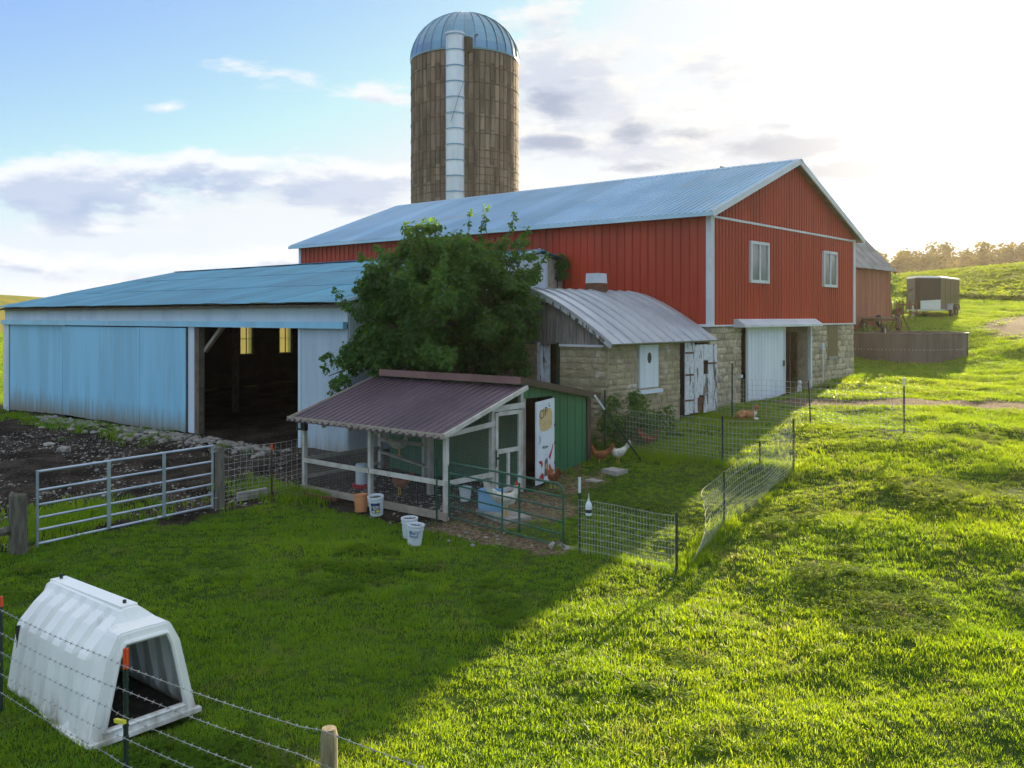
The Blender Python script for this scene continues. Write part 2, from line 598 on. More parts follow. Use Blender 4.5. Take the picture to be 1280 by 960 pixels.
def frame(o, x, y, z, s=(1, 1, 1)):
    x, y, z = Vector(x) * s[0], Vector(y) * s[1], Vector(z) * s[2]
    return Matrix(((x.x, y.x, z.x, o[0]), (x.y, y.y, z.y, o[1]), (x.z, y.z, z.z, o[2]), (0, 0, 0, 1)))


def copy_tree(o, parent=None):
    c = o.copy()
    COL.objects.link(c)
    ORG[c.name] = ORG.get(o.name, Vector((0, 0, 0)))
    if parent is not None:
        c.parent = parent
    for ch in list(o.children):
        copy_tree(ch, c)
    return c


def text(body, size, mat, parent, M, name='lettering'):
    cu = bpy.data.curves.new(name, 'FONT')
    cu.body = body
    cu.size = size
    cu.extrude = .0015
    cu.align_x = 'CENTER'
    cu.align_y = 'CENTER'
    tmp = bpy.data.objects.new(name, cu)
    me = bpy.data.meshes.new_from_object(tmp)
    bpy.data.objects.remove(tmp)
    me.materials.clear()
    me.materials.append(mat)
    o = bpy.data.objects.new(name, me)
    COL.objects.link(o)
    o.parent = parent
    o.matrix_local = M
    return o
# ------------------------------------------------------------------ terrain
CP = [(0, 0, 0.), (-4.6, 5.4, 0.), (-8.3, 4.4, 0.), (-10.3, 4.4, 0.), (-2, 8, .12), (3, 8, .2), (6, 2, .1), (0, -12, 0), (25, -20, 0), (25, 15, .8), (-25, -20, 0),
      (-7.7, 9.2, 0.), (-3, 12.5, .25), (3, 18, .7),
      (-17.2, 12.9, 0), (-12.64, 12.9, 0.), (-12.64, 15.2, .25), (-12.64, 17.7, .47), (-16.3, 6.5, 0), (-16.8, 10.2, 0.02), (-20, 8, 0), (-30, 8, 0), (-45, 8, .1),
      (-26.5, 15.7, .25), (-34, 15.7, .15), (-41.9, 15.7, .05), (-19, 15.7, .3), (-34, 24, .3), (-18.6, 19.7, .5), (-13.4, 19.7, .66), (-13.4, 25.3, 1.05), (-13.4, 37.7, 1.52), (-23, 31, 1.1),
      (-7.1, 12.3, 0.), (-8.9, 12.2, 0.), (-7.5, 14.5, .25), (-7.9, 18.6, .70), (-9.66, 18.8, .62), (-7.1, 23.4, 1.12), (-9.7, 24, 1.07),
      (-6.5, 33.8, 1.4), (-3, 26, 1.2), (-13.5, 44, 1.6), (-12.6, 50.9, 2.3), (-9.7, 50.7, 2.65), (-17.5, 62, 4.02), (-18.5, 56.5, 3.85), (-18, 50, 3.3), (-15.7, 49.6, 2.7), (-16, 84.6, 5.7), (-24, 78, 5.6),
      (5, 60, 3.6), (20, 90, 6.5), (-30, 100, 7.6), (-18, 108, 9.0), (0, 110, 9.5), (-50, 160, 9.8), (-40, 200, 11), (-20, 170, 11.5), (-95, 250, 8.5), (-75, 270, 12.5), (-50, 285, 14), (-20, 290, 16), (30, 280, 18),
      (-45, 45, 1.0), (-60, 60, 2.), (-45, 30, .4), (-70, 25, 1.2), (-161, 60, 7.6), (-150, 95, 4.5), (-120, 42, 3.6), (-200, 40, 7.9), (-260, 100, 5.), (-130, 130, 3.), (-100, 0, .5), (-200, -80, 2), (100, 0, 3), (100, 120, 10), (0, -120, 0), (-160, 260, 5), (-320, 200, 2)]
_P = np.array([(a, b) for a, b, c in CP], float) / 50.
_Z = np.array([c for a, b, c in CP], float)


def _phi(r2):
    return np.where(r2 > 1e-12, .5 * r2 * np.log(np.maximum(r2, 1e-12)), 0.)


_n = len(_P)
_A = np.zeros((_n + 3, _n + 3))
_A[:_n, :_n] = _phi(((_P[:, None] - _P[None]) ** 2).sum(-1)) + np.eye(_n) * 2e-4
_A[:_n, _n] = 1
_A[:_n, _n + 1:] = _P
_A[_n:, :_n] = _A[:_n, _n:].T
_c = np.linalg.solve(_A, np.concatenate([_Z, np.zeros(3)]))


def terrain(x, y):
    x = np.asarray(x, float)
    y = np.asarray(y, float)
    q = np.stack([x.ravel(), y.ravel()], -1) / 50.
    out = np.empty(len(q))
    for i in range(0, len(q), 20000):
        b = q[i:i + 20000]
        out[i:i + 20000] = _phi(((b[:, None] - _P[None]) ** 2).sum(-1)) @ _c[:_n] + _c[_n] + b @ _c[_n + 1:]
    r = np.hypot(q[:, 0], q[:, 1]) * 50
    s = np.clip((r - 290) / 200, 0, 1)
    s = s * s * (3 - 2 * s)
    out = np.clip(out, -1.5, 24)
    return (out * (1 - s) + 2 * s).reshape(x.shape)


def T(x, y):
    return float(terrain([x], [y])[0])


def bumps(x, y):
    """small unevenness of lawn and yard"""
    z = .016 * np.sin(1.3 * x + 2.1 * y + .6 * np.sin(.9 * x)) + .013 * np.sin(2.9 * x - 1.7 * y + 1.1 * np.sin(1.7 * y)) + .009 * np.sin(5.1 * x + 4.3 * y + 2)
    z += .006 * np.sin(9 * x - 11 * y) + .03 * np.sin(.45 * x - .62 * y) + .035 * np.sin(1.05 * x + 1.5 * y + 1.2 * np.sin(.5 * x - .3 * y)) + .02 * np.sin(-1.1 * x + 2.6 * y + np.sin(1.3 * x))
    return z


def sstep(a, b, v):
    t = np.clip((v - a) / (b - a), 0, 1)
    return t * t * (3 - 2 * t)


def seg_dist(x, y, pts):
    d = np.full(np.shape(x), 1e9)
    for (ax, ay), (bx, by) in zip(pts[:-1], pts[1:]):
        vx, vy = bx - ax, by - ay
        t = np.clip(((x - ax) * vx + (y - ay) * vy) / (vx * vx + vy * vy), 0, 1)
        d = np.minimum(d, np.hypot(x - ax - t * vx, y - ay - t * vy))
    return d


PATH = [(-12.2, 28.3), (-10.2, 28.8), (-8.5, 30.2), (-5.7, 30.4), (0, 31), (8, 33)]
FENCE_SIDE = [(-7.12, 12.35), (-7.5, 14.5), (-7.9, 18.6)]
FENCE_FRONT = [(-9.2, 12.35), (-7.12, 12.35)]
FENCE_BACK = [(-13.2, 19.2), (-9.66, 18.8), (-7.9, 18.6)]


def soil_mask(x, y):
    wob = .25 * np.sin(1.9 * y + .7) + .18 * np.sin(4.3 * y + x)
    m = sstep(-16.25, -16.75, x + wob * .7) * sstep(16.4, 15.6, y) * sstep(-47, -43, x)      # muddy yard
    m = np.maximum(m, sstep(-17.45, -17.2, x) * sstep(-12.5, -12.7, x) * sstep(12.55, 12.75, y) * sstep(17.9, 17.6, y))   # coop floor
    m = np.maximum(m, .78 * sstep(1.9, .5, np.hypot((x + 11.9) * .8, (y - 13.9) * .75)))      # scratched ground by the gate
    m = np.maximum(m, .5 * sstep(1.7, .5, np.hypot((x + 11.9), (y - 16.0) * .7)))
    m = np.maximum(m, .7 * sstep(.55, .15, seg_dist(x, y, [(-17.5, 12.45), (-12.6, 12.45), (-9.4, 12.2)])))
    m = np.maximum(m, .95 * sstep(1.3, .35, seg_dist(x, y, PATH) + .25 * np.sin(2.3 * x)))
    m = np.maximum(m, .9 * sstep(5.5, 1.5, np.hypot((x + 10.0) * 1.0, (y - 61) * .45)))       # worn patch on the rise
    m = np.maximum(m, .9 * sstep(.5, .1, seg_dist(x, y, [(-13.2, 26.5), (-13.0, 33.5)])))
    m = np.maximum(m, sstep(-41.9, -41.5, x) * sstep(-17, -17.4, x) * sstep(15.5, 15.9, y) * sstep(32, 31, y))
    return m


# ground sheet, fine in front of the camera and out to the horizon
az0 = math.degrees(math.atan2(FW.y, FW.x))
ang = np.concatenate([np.arange(-41, 41, .3), np.arange(41, 319, 2.2)]) + az0
rad_ = [1.2]
while rad_[-1] < 3500:
    rad_.append(rad_[-1] * 1.026 + .004)
rad_ = np.array(rad_)
AA, RR = np.meshgrid(np.radians(ang), rad_)
GX, GY = RR * np.cos(AA), RR * np.sin(AA)
GZ = terrain(GX, GY) + bumps(GX, GY) * sstep(90, 30, RR)
sm = soil_mask(GX, GY)
GZ = GZ + sm * (.03 * np.sin(3.1 * GX + 1.3 * GY) * np.sin(2.3 * GY - 1.1 * GX) + .012 * np.sin(9 * GX) * np.sin(8 * GY)) * sstep(60, 30, RR) * sstep(4.9, 5.4, np.hypot(GX + 15, (GY - 15.3)))
na, nr = len(ang), len(rad_)
verts = np.stack([GX.ravel(), GY.ravel(), GZ.ravel()], -1)
centre = len(verts)
verts = np.vstack([verts, [[0, 0, 0]]])
i0 = (np.arange(nr - 1)[:, None] * na + np.arange(na)[None])
i1 = (np.arange(nr - 1)[:, None] * na + (np.arange(na)[None] + 1) % na)
quads = np.stack([i0, i1, i1 + na, i0 + na], -1).reshape(-1, 4)
gm = bpy.data.meshes.new('ground')
tri = [(centre, j, (j + 1) % na) for j in range(na)]
gm.from_pydata(verts.tolist(), [], quads.tolist() + tri)
gm.polygons.foreach_set('use_smooth', [True] * len(gm.polygons))


def set_attr(me, name, arr):
    a = me.attributes.new(name, 'FLOAT', 'POINT')
    a.data.foreach_set('value', np.asarray(arr, np.float32).ravel())


camd = verts[:, 0] * FW.x + verts[:, 1] * FW.y
camx = verts[:, 0] * RT.x + verts[:, 1] * RT.y
gx, gy = verts[:, 0], verts[:, 1]
set_attr(gm, 'soil', soil_mask(gx, gy))
# crop field beyond the lawn's upper edge on the right, stubble on the far left rise
edge = 78 + .10 * (gx + 16) + 1.2 * np.sin(gx * .21)
set_attr(gm, 'crop', sstep(0, 2.5, gy - edge) * (camx > -10) * sstep(330, 260, np.hypot(gx, gy)))
set_attr(gm, 'stubble', sstep(-62, -70, gx))
ground = bpy.data.objects.new('ground', gm)
COL.objects.link(ground)
tag(ground, 'grassy farmyard ground rising to fields', None, None, 'structure')
m, t, out = new_mat('ground')
p = t.pos()
nb = t.noise(p, .5, 4)
nf = t.noise(p, 9, 4, .65)
lawn = t.mix(t.ramp(nb, .35, .65), (.030, .062, .010), (.052, .090, .014))
lawn = t.mix(t.ramp(nf, .45, .75, 0, .6), lawn, (.075, .12, .02))
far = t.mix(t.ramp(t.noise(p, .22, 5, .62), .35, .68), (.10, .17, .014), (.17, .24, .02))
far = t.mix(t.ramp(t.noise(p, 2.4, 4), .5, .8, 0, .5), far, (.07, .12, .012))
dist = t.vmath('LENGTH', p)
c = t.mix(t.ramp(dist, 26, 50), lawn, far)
crop = t.mix(t.ramp(t.noise(t.vmath('MULTIPLY', p, (1.6, .5, 1)), .8, 5), .35, .7), (.060, .125, .014), (.10, .18, .018))
c = t.mix(t.attr('crop').outputs['Fac'], c, crop)
stub = t.mix(t.ramp(t.noise(t.vmath('MULTIPLY', p, (.3, 1.5, 1)), .2, 4), .35, .65), (.30, .25, .06), (.20, .22, .05))
c = t.mix(t.attr('stubble').outputs['Fac'], c, stub)
mud = t.mix(t.ramp(t.noise(p, 1.1, 5, .6), .38, .62), (.017, .014, .012), (.055, .045, .036))
mud = t.mix(t.ramp(t.noise(p, 16, 3), .58, .68, 0, .75), mud, (.17, .155, .13))
strawy = t.mix(t.ramp(t.noise(p, 13, 4, .7), .4, .65), (.085, .065, .045), (.25, .195, .12))
sx, sy, sz = t.sep(p)
inrun = t.math('MULTIPLY', t.ramp(sx, -13.0, -12.2), t.ramp(sy, 11.2, 12.2))
mud = t.mix(inrun, mud, strawy)
sf = t.ramp(t.math('MULTIPLY', t.attr('soil').outputs['Fac'], t.math('MULTIPLY_ADD', t.noise(p, 2.6, 5, .65), 1.6, .2)), .38, .56)
c = t.mix(sf, c, mud)
bumpv = t.math('ADD', t.noise(p, 6, 5, .65), t.math('MULTIPLY', t.noise(p, 34, 3), .4))
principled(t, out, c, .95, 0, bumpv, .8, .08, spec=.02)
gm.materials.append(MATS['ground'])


# ------------------------------------------------------------------ grass (uncountable: one object of instanced tufts each)
def tuft_mesh(name, mat, nb_, rr, h, w, lean, seed):
    r = random.Random(seed)
    b = MB()
    for i in range(nb_):
        a = r.uniform(0, 2 * math.pi)
        q = rr * math.sqrt(r.random())
        x, y = q * math.cos(a), q * math.sin(a)
        hh = h * r.uniform(.55, 1.25)
        d = r.uniform(0, 2 * math.pi)
        lx, ly = math.cos(d) * lean * hh * r.uniform(.2, 1.2), math.sin(d) * lean * hh * r.uniform(.2, 1.2)
        tx, ty = -math.sin(d + r.uniform(-.8, .8)), math.cos(d)
        ww = w * r.uniform(.7, 1.3)
        V = [(x - tx * ww, y - ty * ww, -.015), (x + tx * ww, y + ty * ww, -.015),
             (x + lx * .35 - tx * ww * .8, y + ly * .35 - ty * ww * .8, hh * .55), (x + lx * .35 + tx * ww * .8, y + ly * .35 + ty * ww * .8, hh * .55),
             (x + lx, y + ly, hh * r.uniform(.85, 1.))]
        b.add(V, [(0, 1, 3, 2), (2, 3, 4)])
    me = bpy.data.meshes.new(name)
    me.from_pydata(b.v, [], b.f)
    me.materials.append(mat)
    return bpy.data.objects.new(name, me)


def clover_mesh(name, mat, nb_, rr, h, s, seed):
    r = random.Random(seed)
    b = MB()
    for i in range(nb_):
        a = r.uniform(0, 2 * math.pi)
        q = rr * math.sqrt(r.random())
        x, y, z = q * math.cos(a), q * math.sin(a), h * r.uniform(.6, 1.2)
        d0 = r.uniform(0, 6.3)
        tl = r.uniform(-.5, .5)
        for k in range(3):
            d = d0 + k * 2.094
            c_, s_ = math.cos(d), math.sin(d)
            L, w = s * r.uniform(.8, 1.2), s * .48
            tl = r.uniform(-.9, .9)
            b.add([(x, y, z), (x + c_ * L * .6 - s_ * w, y + s_ * L * .6 + c_ * w, z + tl * L * .5), (x + c_ * L, y + s_ * L, z + tl * L * .6 + .003), (x + c_ * L * .6 + s_ * w, y + s_ * L * .6 - c_ * w, z + tl * L * .4)], [(0, 1, 2, 3)])
        b.add([(x - .002, y, -.01), (x + .002, y, -.01), (x, y, z)], [(0, 1, 2)])
    me = bpy.data.meshes.new(name)
    me.from_pydata(b.v, [], b.f)
    me.materials.append(mat)
    return bpy.data.objects.new(name, me)


def scatter(name, label, tuft, pts, scl, rz, tilt=.25):
    me = bpy.data.meshes.new(name)
    me.vertices.add(len(pts))
    me.vertices.foreach_set('co', np.asarray(pts, np.float32).ravel())
    a = me.attributes.new('scl', 'FLOAT_VECTOR', 'POINT')
    a.data.foreach_set('vector', np.asarray(scl, np.float32).ravel())
    a = me.attributes.new('rot', 'FLOAT_VECTOR', 'POINT')
    n = len(pts)
    a.data.foreach_set('vector', np.stack([rng.normal(0, tilt * .4, n), rng.normal(0, tilt * .4, n), rz], -1).astype(np.float32).ravel())
    o = bpy.data.objects.new(name, me)
    COL.objects.link(o)
    tag(o, label, None, None, 'stuff')
    g = bpy.data.node_groups.new(name, 'GeometryNodeTree')
    g.interface.new_socket('Geometry', in_out='INPUT', socket_type='NodeSocketGeometry')
    g.interface.new_socket('Geometry', in_out='OUTPUT', socket_type='NodeSocketGeometry')
    gi, go = g.nodes.new('NodeGroupInput'), g.nodes.new('NodeGroupOutput')
    oi = g.nodes.new('GeometryNodeObjectInfo')
    oi.inputs['Object'].default_value = tuft
    oi.inputs['As Instance'].default_value = True
    ip = g.nodes.new('GeometryNodeInstanceOnPoints')

    def na_(nm):
        q = g.nodes.new('GeometryNodeInputNamedAttribute')
        q.data_type = 'FLOAT_VECTOR'
        q.inputs['Name'].default_value = nm
        return q.outputs[0]
    g.links.new(gi.outputs[0], ip.inputs['Points'])
    g.links.new(oi.outputs['Geometry'], ip.inputs['Instance'])
    g.links.new(na_('scl'), ip.inputs['Scale'])
    g.links.new(na_('rot'), ip.inputs['Rotation'])
    g.links.new(ip.outputs[0], go.inputs[0])
    md = o.modifiers.new('scatter', 'NODES')
    md.node_group = g
    return o


def np_noise(x, y, s=1.):
    x, y = x * s, y * s
    return (np.sin(1.7 * x + 1.1 * np.sin(1.3 * y)) + np.sin(2.3 * y + 1.4 * np.sin(.9 * x) + 1) + np.sin(1.1 * x - 1.9 * y + 2) + .6 * np.sin(3.9 * x + 3.1 * y)) / 3.6


def lawn_points(n, d0, d1, power, hw=.66):
    """random points over the wedge of ground in front of the camera, thinning with distance"""
    u = rng.random(n)
    k = 2 - power
    d = (d0 ** k + u * (d1 ** k - d0 ** k)) ** (1 / k)
    s = rng.uniform(-hw, hw, n) * d
    x = d * FW.x + s * RT.x
    y = d * FW.y + s * RT.y
    return x, y, d


def free(x, y):
    b = np.ones(len(x), bool)
    for (x0, x1, y0, y1) in [(-42, -13.35, 15.75, 38), (-26.5, -17.6, 42, 56), (-17.3, -12.55, 12.75, 17.95), (-10.35, -8.25, 3.9, 5.05), (-34.2, -13.3, 25.2, 38)]:
        b &= ~((x > x0) & (x < x1) & (y > y0) & (y < y1))
    b |= (x > -16.6) & (x < -13.4) & (y > 18.0) & (y < 19.6)
    b &= np.hypot(x + 14.96, y - 48.25) > 3.3
    return b


x, y, d = lawn_points(290000, 3.4, 95, 1.15, 1.0)
ms = soil_mask(x, y) + .25 * np_noise(x, y, 3.1)
keep = free(x, y) & (ms < .42 + .25 * (rng.random(len(x)) < .12))
keep &= ~((x < -16.4) & (y < 16))
pn = np_noise(x, y, .55)
is_clover = (np_noise(x + 7, y - 3, .5) + .35 * np_noise(x, y, 2.7) > .38) & (d < 22) & (camd is not None)
z = terrain(x, y) + bumps(x, y) * sstep(90, 30, d)
sc = (.72 + .45 * rng.random(len(x))) * (1 + .38 * pn + .22 * np_noise(x, y, 2.3)) * (1 + sstep(12, 45, d) * 1.2 + sstep(50, 95, d))
run = (x > -12.5) & (x < -7.6) & (y > 12.5) & (y < 18.5)
sc = np.where(run, sc * .6, sc)
hs = sc * np.where(d > 30, .8, 1.)
fs_ = np.minimum(seg_dist(x, y, FENCE_SIDE), np.minimum(seg_dist(x, y, FENCE_FRONT), seg_dist(x, y, FENCE_BACK)))
hs *= 1 + 1.9 * sstep(.34, .1, fs_)
sel = keep & ~(is_clover & (rng.random(len(x)) < .6))
k_ = rng.integers(0, 3, len(x))
tufts = [tuft_mesh('grass_tuft', grass_m, 15, .075, .062, .0034, .8, 3), tuft_mesh('grass_tuft', grass_m, 18, .085, .055, .0038, 1.1, 4), tuft_mesh('grass_tuft', grass_m, 13, .07, .078, .0034, .65, 5)]
nm = ['short lawn grass all over the yard slope', 'flat leaning lawn grass mixed over the slope', 'taller lawn grass mixed over the slope']
for q in range(3):
    s_ = sel & (k_ == q)
    scatter('grass', nm[q], tufts[q], np.stack([x, y, z], -1)[s_], np.stack([sc * 1.15, sc * 1.15, hs * .82], -1)[s_], rng.uniform(0, 6.28, s_.sum()))
s_ = keep & is_clover & (rng.random(len(x)) < .75)
scatter('clover', 'clover patches growing in the lawn', clover_mesh('clover_tuft', clover_m, 13, .10, .045, .020, 9), np.stack([x, y, z], -1)[s_], np.stack([sc * 1.2, sc * 1.2, sc], -1)[s_], rng.uniform(0, 6.28, s_.sum()))
# weeds among the yard mud and tall grass at wall feet
wx, wy = [], []
for (cx, cy, sx_, sy_, n) in [(-18.2, 8.2, .9, 1.0, 260), (-17.6, 7.2, .5, .6, 120), (-34, 14.3, 5, .5, 260), (-17.3, 12.3, .8, .35, 160), (-13.1, 21.5, .3, 1.8, 200), (-12.9, 25.6, .35, .9, 160), (-13.1, 36, .25, 1.6, 140), (-11.6, 20.0, 1.4, .7, 260)]:
    wx.append(rng.normal(cx, sx_, n)); wy.append(rng.normal(cy, sy_, n))
wx, wy = np.concatenate(wx), np.concatenate(wy)
ok = free(wx, wy)
wx, wy = wx[ok], wy[ok]
ws = rng.uniform(1.4, 2.6, len(wx))
scatter('tall_weeds', 'tufts of taller weeds in the mud and along walls', tufts[2], np.stack([wx, wy, terrain(wx, wy)], -1), np.stack([ws, ws, ws * 1.15], -1), rng.uniform(0, 6.28, len(wx)))

# stones in the yard: countless, one object
bs = MB()
rr = random.Random(3)


def rock(b, c, s, r, flat=.6):
    ico = [(0, 0, 1), (.89, 0, .45), (.28, .85, .45), (-.72, .53, .45), (-.72, -.53, .45), (.28, -.85, .45), (.72, .53, -.45), (-.28, .85, -.45), (-.89, 0, -.45), (-.28, -.85, -.45), (.72, -.53, -.45), (0, 0, -1)]
    F = [(0, 1, 2), (0, 2, 3), (0, 3, 4), (0, 4, 5), (0, 5, 1), (1, 6, 2), (2, 7, 3), (3, 8, 4), (4, 9, 5), (5, 10, 1), (6, 7, 2), (7, 8, 3), (8, 9, 4), (9, 10, 5), (10, 6, 1), (11, 7, 6), (11, 8, 7), (11, 9, 8), (11, 10, 9), (11, 6, 10)]
    a = r.uniform(0, 6.3)
    ca, sa = math.cos(a), math.sin(a)
    ax, ay = r.uniform(.7, 1.4), r.uniform(.6, 1.1)
    V = []
    for (px_, py_, pz_) in ico:
        k = s * r.uniform(.75, 1.2)
        qx, qy = px_ * k * ax, py_ * k * ay
        V.append((c[0] + qx * ca - qy * sa, c[1] + qx * sa + qy * ca, c[2] + pz_ * k * flat))
    b.add(V, F)


xs, ys = [], []
for i in range(5200):
    xs.append(rr.uniform(-33, -16.6)); ys.append(rr.uniform(5.2, 15.5))
xs += [rr.uniform(-17.1, -12.7) for i in range(500)]; ys += [rr.uniform(12.9, 15.2) for i in range(500)]
xs += [rr.gauss(-11, 2.2) for i in range(160)]; ys += [12.35 + rr.gauss(0, .25) for i in range(160)]
zs = terrain(np.array(xs), np.array(ys))
for a_, b_, c_ in zip(xs, ys, zs):
    rock(bs, (a_, b_, c_ + .005), rr.choice((.012, .016, .02, .03, .045)) * rr.uniform(.7, 1.2), rr)
for i in range(420):                                    # rubble heaped along the shed's foot
    a_ = rr.uniform(-37, -21)
    b_ = 15.25 - abs(rr.gauss(0, .55))
    rock(bs, (a_, b_, T(a_, b_) + .02), rr.uniform(.04, .17), rr)
tag(bs.build('gravel', rock_m), 'pale stones strewn over the muddy yard and coop floor', None, None, 'stuff')
for i, (a_, b_, s_, lb) in enumerate([(-27.0, 11.7, .22, 'pale flat rock lying alone in the middle of the muddy yard'), (-28.4, 11.9, .16, 'smaller pale rock lying left of the flat rock in the mud'), (-17.9, 5.4, .2, 'pale rounded rock beside the left gate post in the mud'), (-28.8, 14.6, .26, 'blocky rock at the foot of the blue sliding door'), (-27.4, 14.7, .24, 'blocky rock near the edge of the open shed doorway')]):
    b = MB()
    rock(b, (0, 0, 0), s_, random.Random(i))
    o = b.build('rock', rock_m)
    o.location = (a_, b_, T(a_, b_) + .03)
    tag(o, lb, 'rock')
# ------------------------------------------------------------------ ribbed sheet panels
def rib_xs(w, pitch, rw=.05, rh=.02, minor=0):
    """profile points (x, y), ribs stand out on -y"""
    P = [(0, 0)]
    n = max(1, round(w / pitch))
    st = w / n
    for i in range(n):
        c = (i + .5) * st
        P += [(c - rw / 2, 0), (c - rw * .28, -rh), (c + rw * .28, -rh), (c + rw / 2, 0)]
    P.append((w, 0))
    return P


def corr_xs(w, pitch, rh=.012):
    n = max(2, round(w / pitch))
    st = w / n
    P = [(0, 0)]
    for i in range(n):
        P += [((i + .5) * st, -rh), ((i + 1) * st, 0)]
    return P


def sheet(name, prof, z0, z1, mat):
    """sheet running up local z, z0/z1 numbers or functions of x, folded edges give it thickness"""
    f0 = z0 if callable(z0) else (lambda x: z0)
    f1 = z1 if callable(z1) else (lambda x: z1)
    b = MB()
    n = len(prof)
    V = [(x, y, f0(x)) for x, y in prof] + [(x, y, f1(x)) for x, y in prof]
    V += [(x, y + .006, f0(x)) for x, y in prof] + [(x, y + .006, f1(x)) for x, y in prof]
    F = []
    for i in range(n - 1):
        F.append((i, i + 1, n + i + 1, n + i))
        F.append((i, 2 * n + i, 2 * n + i + 1, i + 1))
        F.append((n + i, n + i + 1, 3 * n + i + 1, 3 * n + i))
    F.append((0, n, 3 * n, 2 * n))
    F.append((n - 1, 2 * n + n - 1, 3 * n + n - 1, n + n - 1))
    b.add(V, F)
    return b.mesh(name, mat)


X, Y, Z = Vector((1, 0, 0)), Vector((0, 1, 0)), Vector((0, 0, 1))
# orientation of a wall's panels: local x along the wall, local -y outward
FRONT = (X, Y, Z)              # faces -Y
RIGHT = (Y, -X, Z)             # faces +X


def stone_mesh(seed, mat):
    r = random.Random(seed)
    b = MB()
    n = 4
    V, F = [], []
    for j in range(n):
        for i in range(n):
            u, v = i / (n - 1) - .5, j / (n - 1) - .5
            e = (i in (0, n - 1)) or (j in (0, n - 1))
            V.append((u + r.uniform(-.03, .03), (-.55 if e else -1) + r.uniform(-.22, .22), v + r.uniform(-.05, .05)))
    for j in range(n - 1):
        for i in range(n - 1):
            a = j * n + i
            F.append((a, a + 1, a + n + 1, a + n))
    ring = [i for i in range(n)] + [n * j + n - 1 for j in range(1, n)] + [n * (n - 1) + i for i in range(n - 2, -1, -1)] + [n * j for j in range(n - 2, 0, -1)]
    base = len(V)
    for q in ring:
        V.append((V[q][0], .6, V[q][2]))
    k = len(ring)
    for i in range(k):
        F.append((ring[i], base + i, base + (i + 1) % k, ring[(i + 1) % k]))
    b.add(V, F)
    return b.mesh('stone', mat)


def lay_stones(parent, o, axes, s0, s1, zlo, zhi, ch, lmin, lmax, meshes, seed, holes=(), joint=.018, proud=.05, cap=300, irr=.15):
    """courses of single stones on a wall face; holes = (s0, s1, z0, z1)"""
    r = random.Random(seed)
    n = 0
    z = zhi
    while z - ch > zlo - ch * .7:
        h = ch * r.uniform(1 - irr, 1 + irr)
        s = s0 + r.uniform(-.2, 0)
        while s < s1:
            L = r.uniform(lmin, lmax)
            a, e = max(s, s0), min(s + L, s1)
            s += L
            if s1 - e < lmin * .4: e = s1; s = s1
            if e - a < .07: continue
            pieces = [(a, e)]
            for (h0, h1, g0, g1) in holes:
                if z - h * .5 < g1 and z - h * .5 > g0:
                    q = []
                    for (p0, p1) in pieces:
                        if p1 <= h0 or p0 >= h1: q.append((p0, p1))
                        else:
                            if p0 < h0 - .06: q.append((p0, h0))
                            if p1 > h1 + .06: q.append((h1, p1))
                    pieces = q
            for (p0, p1) in pieces:
                if n >= cap: continue
                n += 1
                M = frame(Vector(o) + axes[0] * ((p0 + p1) / 2) + Z * (z - h / 2), axes[0], axes[1], axes[2], (p1 - p0 - joint, proud * r.uniform(.7, 1.3), h - joint))
                put('stone', r.choice(meshes), parent, M)
        z -= h
    return n


# ------------------------------------------------------------------ red barn
XL, XR, Y0, Y1 = -34.1, -13.4, 25.3, 37.7
YM, ZE, ZR, ZB = 31.5, 7.27, 9.57, 3.74
barn = thing('barn', 'big red metal-sided bank barn on a pale stone basement', 'barn', ((XL + XR) / 2, YM, 1.1))
bw = MB()                                               # framing behind the sheets keeps the light out
bw.span((XL + .1, Y0 + .08, ZB - .05), (XR - .1, Y0 + .2, ZE)); bw.span((XL + .1, Y1 - .2, ZB - .05), (XR - .1, Y1 - .08, ZE))
bw.prism([(XR - .12, Y0 + .21, ZB - .05), (XR - .12, Y1 - .21, ZB - .05), (XR - .12, Y1 - .21, ZE), (XR - .12, YM, ZR - .08), (XR - .12, Y0 + .21, ZE)], (-.1, 0, 0))
bw.prism([(XL + .1, Y0 + .21, .2), (XL + .1, Y1 - .21, .2), (XL + .1, Y1 - .21, ZE), (XL + .1, YM, ZR - .08), (XL + .1, Y0 + .21, ZE)], (.1, 0, 0))
bw.span((XL + .25, Y0 + .22, ZB - .3), (XR - .25, Y1 - .22, ZB - .1))
bw.build('wall_frame', dark_wood, barn)
npan = 23
pw = (XR - XL) / npan
pmesh = sheet('siding_panel', rib_xs(pw - .004, .305, .05, .04), 0, ZE - ZB, red)
for i in range(npan):
    put('siding_panel', pmesh, barn, frame((XL + i * pw, Y0, ZB), *FRONT))
gn = 14
gw = (Y1 - Y0) / gn
glow_ = sheet('siding_panel', rib_xs(gw - .004, .2214, .05, .036), 0, 7.08 - ZB, red)


def gz_(y):
    return ZE + (ZR - ZE) * (1 - abs(y - YM) / (YM - Y0)) - .03


for i in range(gn):
    ya = Y0 + i * gw
    put('siding_panel', glow_, barn, frame((XR, ya, ZB), *RIGHT))
    up = sheet('siding_panel', rib_xs(gw - .004, .2214, .05, .036), 0, (lambda x, ya=ya: gz_(ya + x) - 7.13), red)
    put('siding_panel', up, barn, frame((XR, ya, 7.13), *RIGHT))
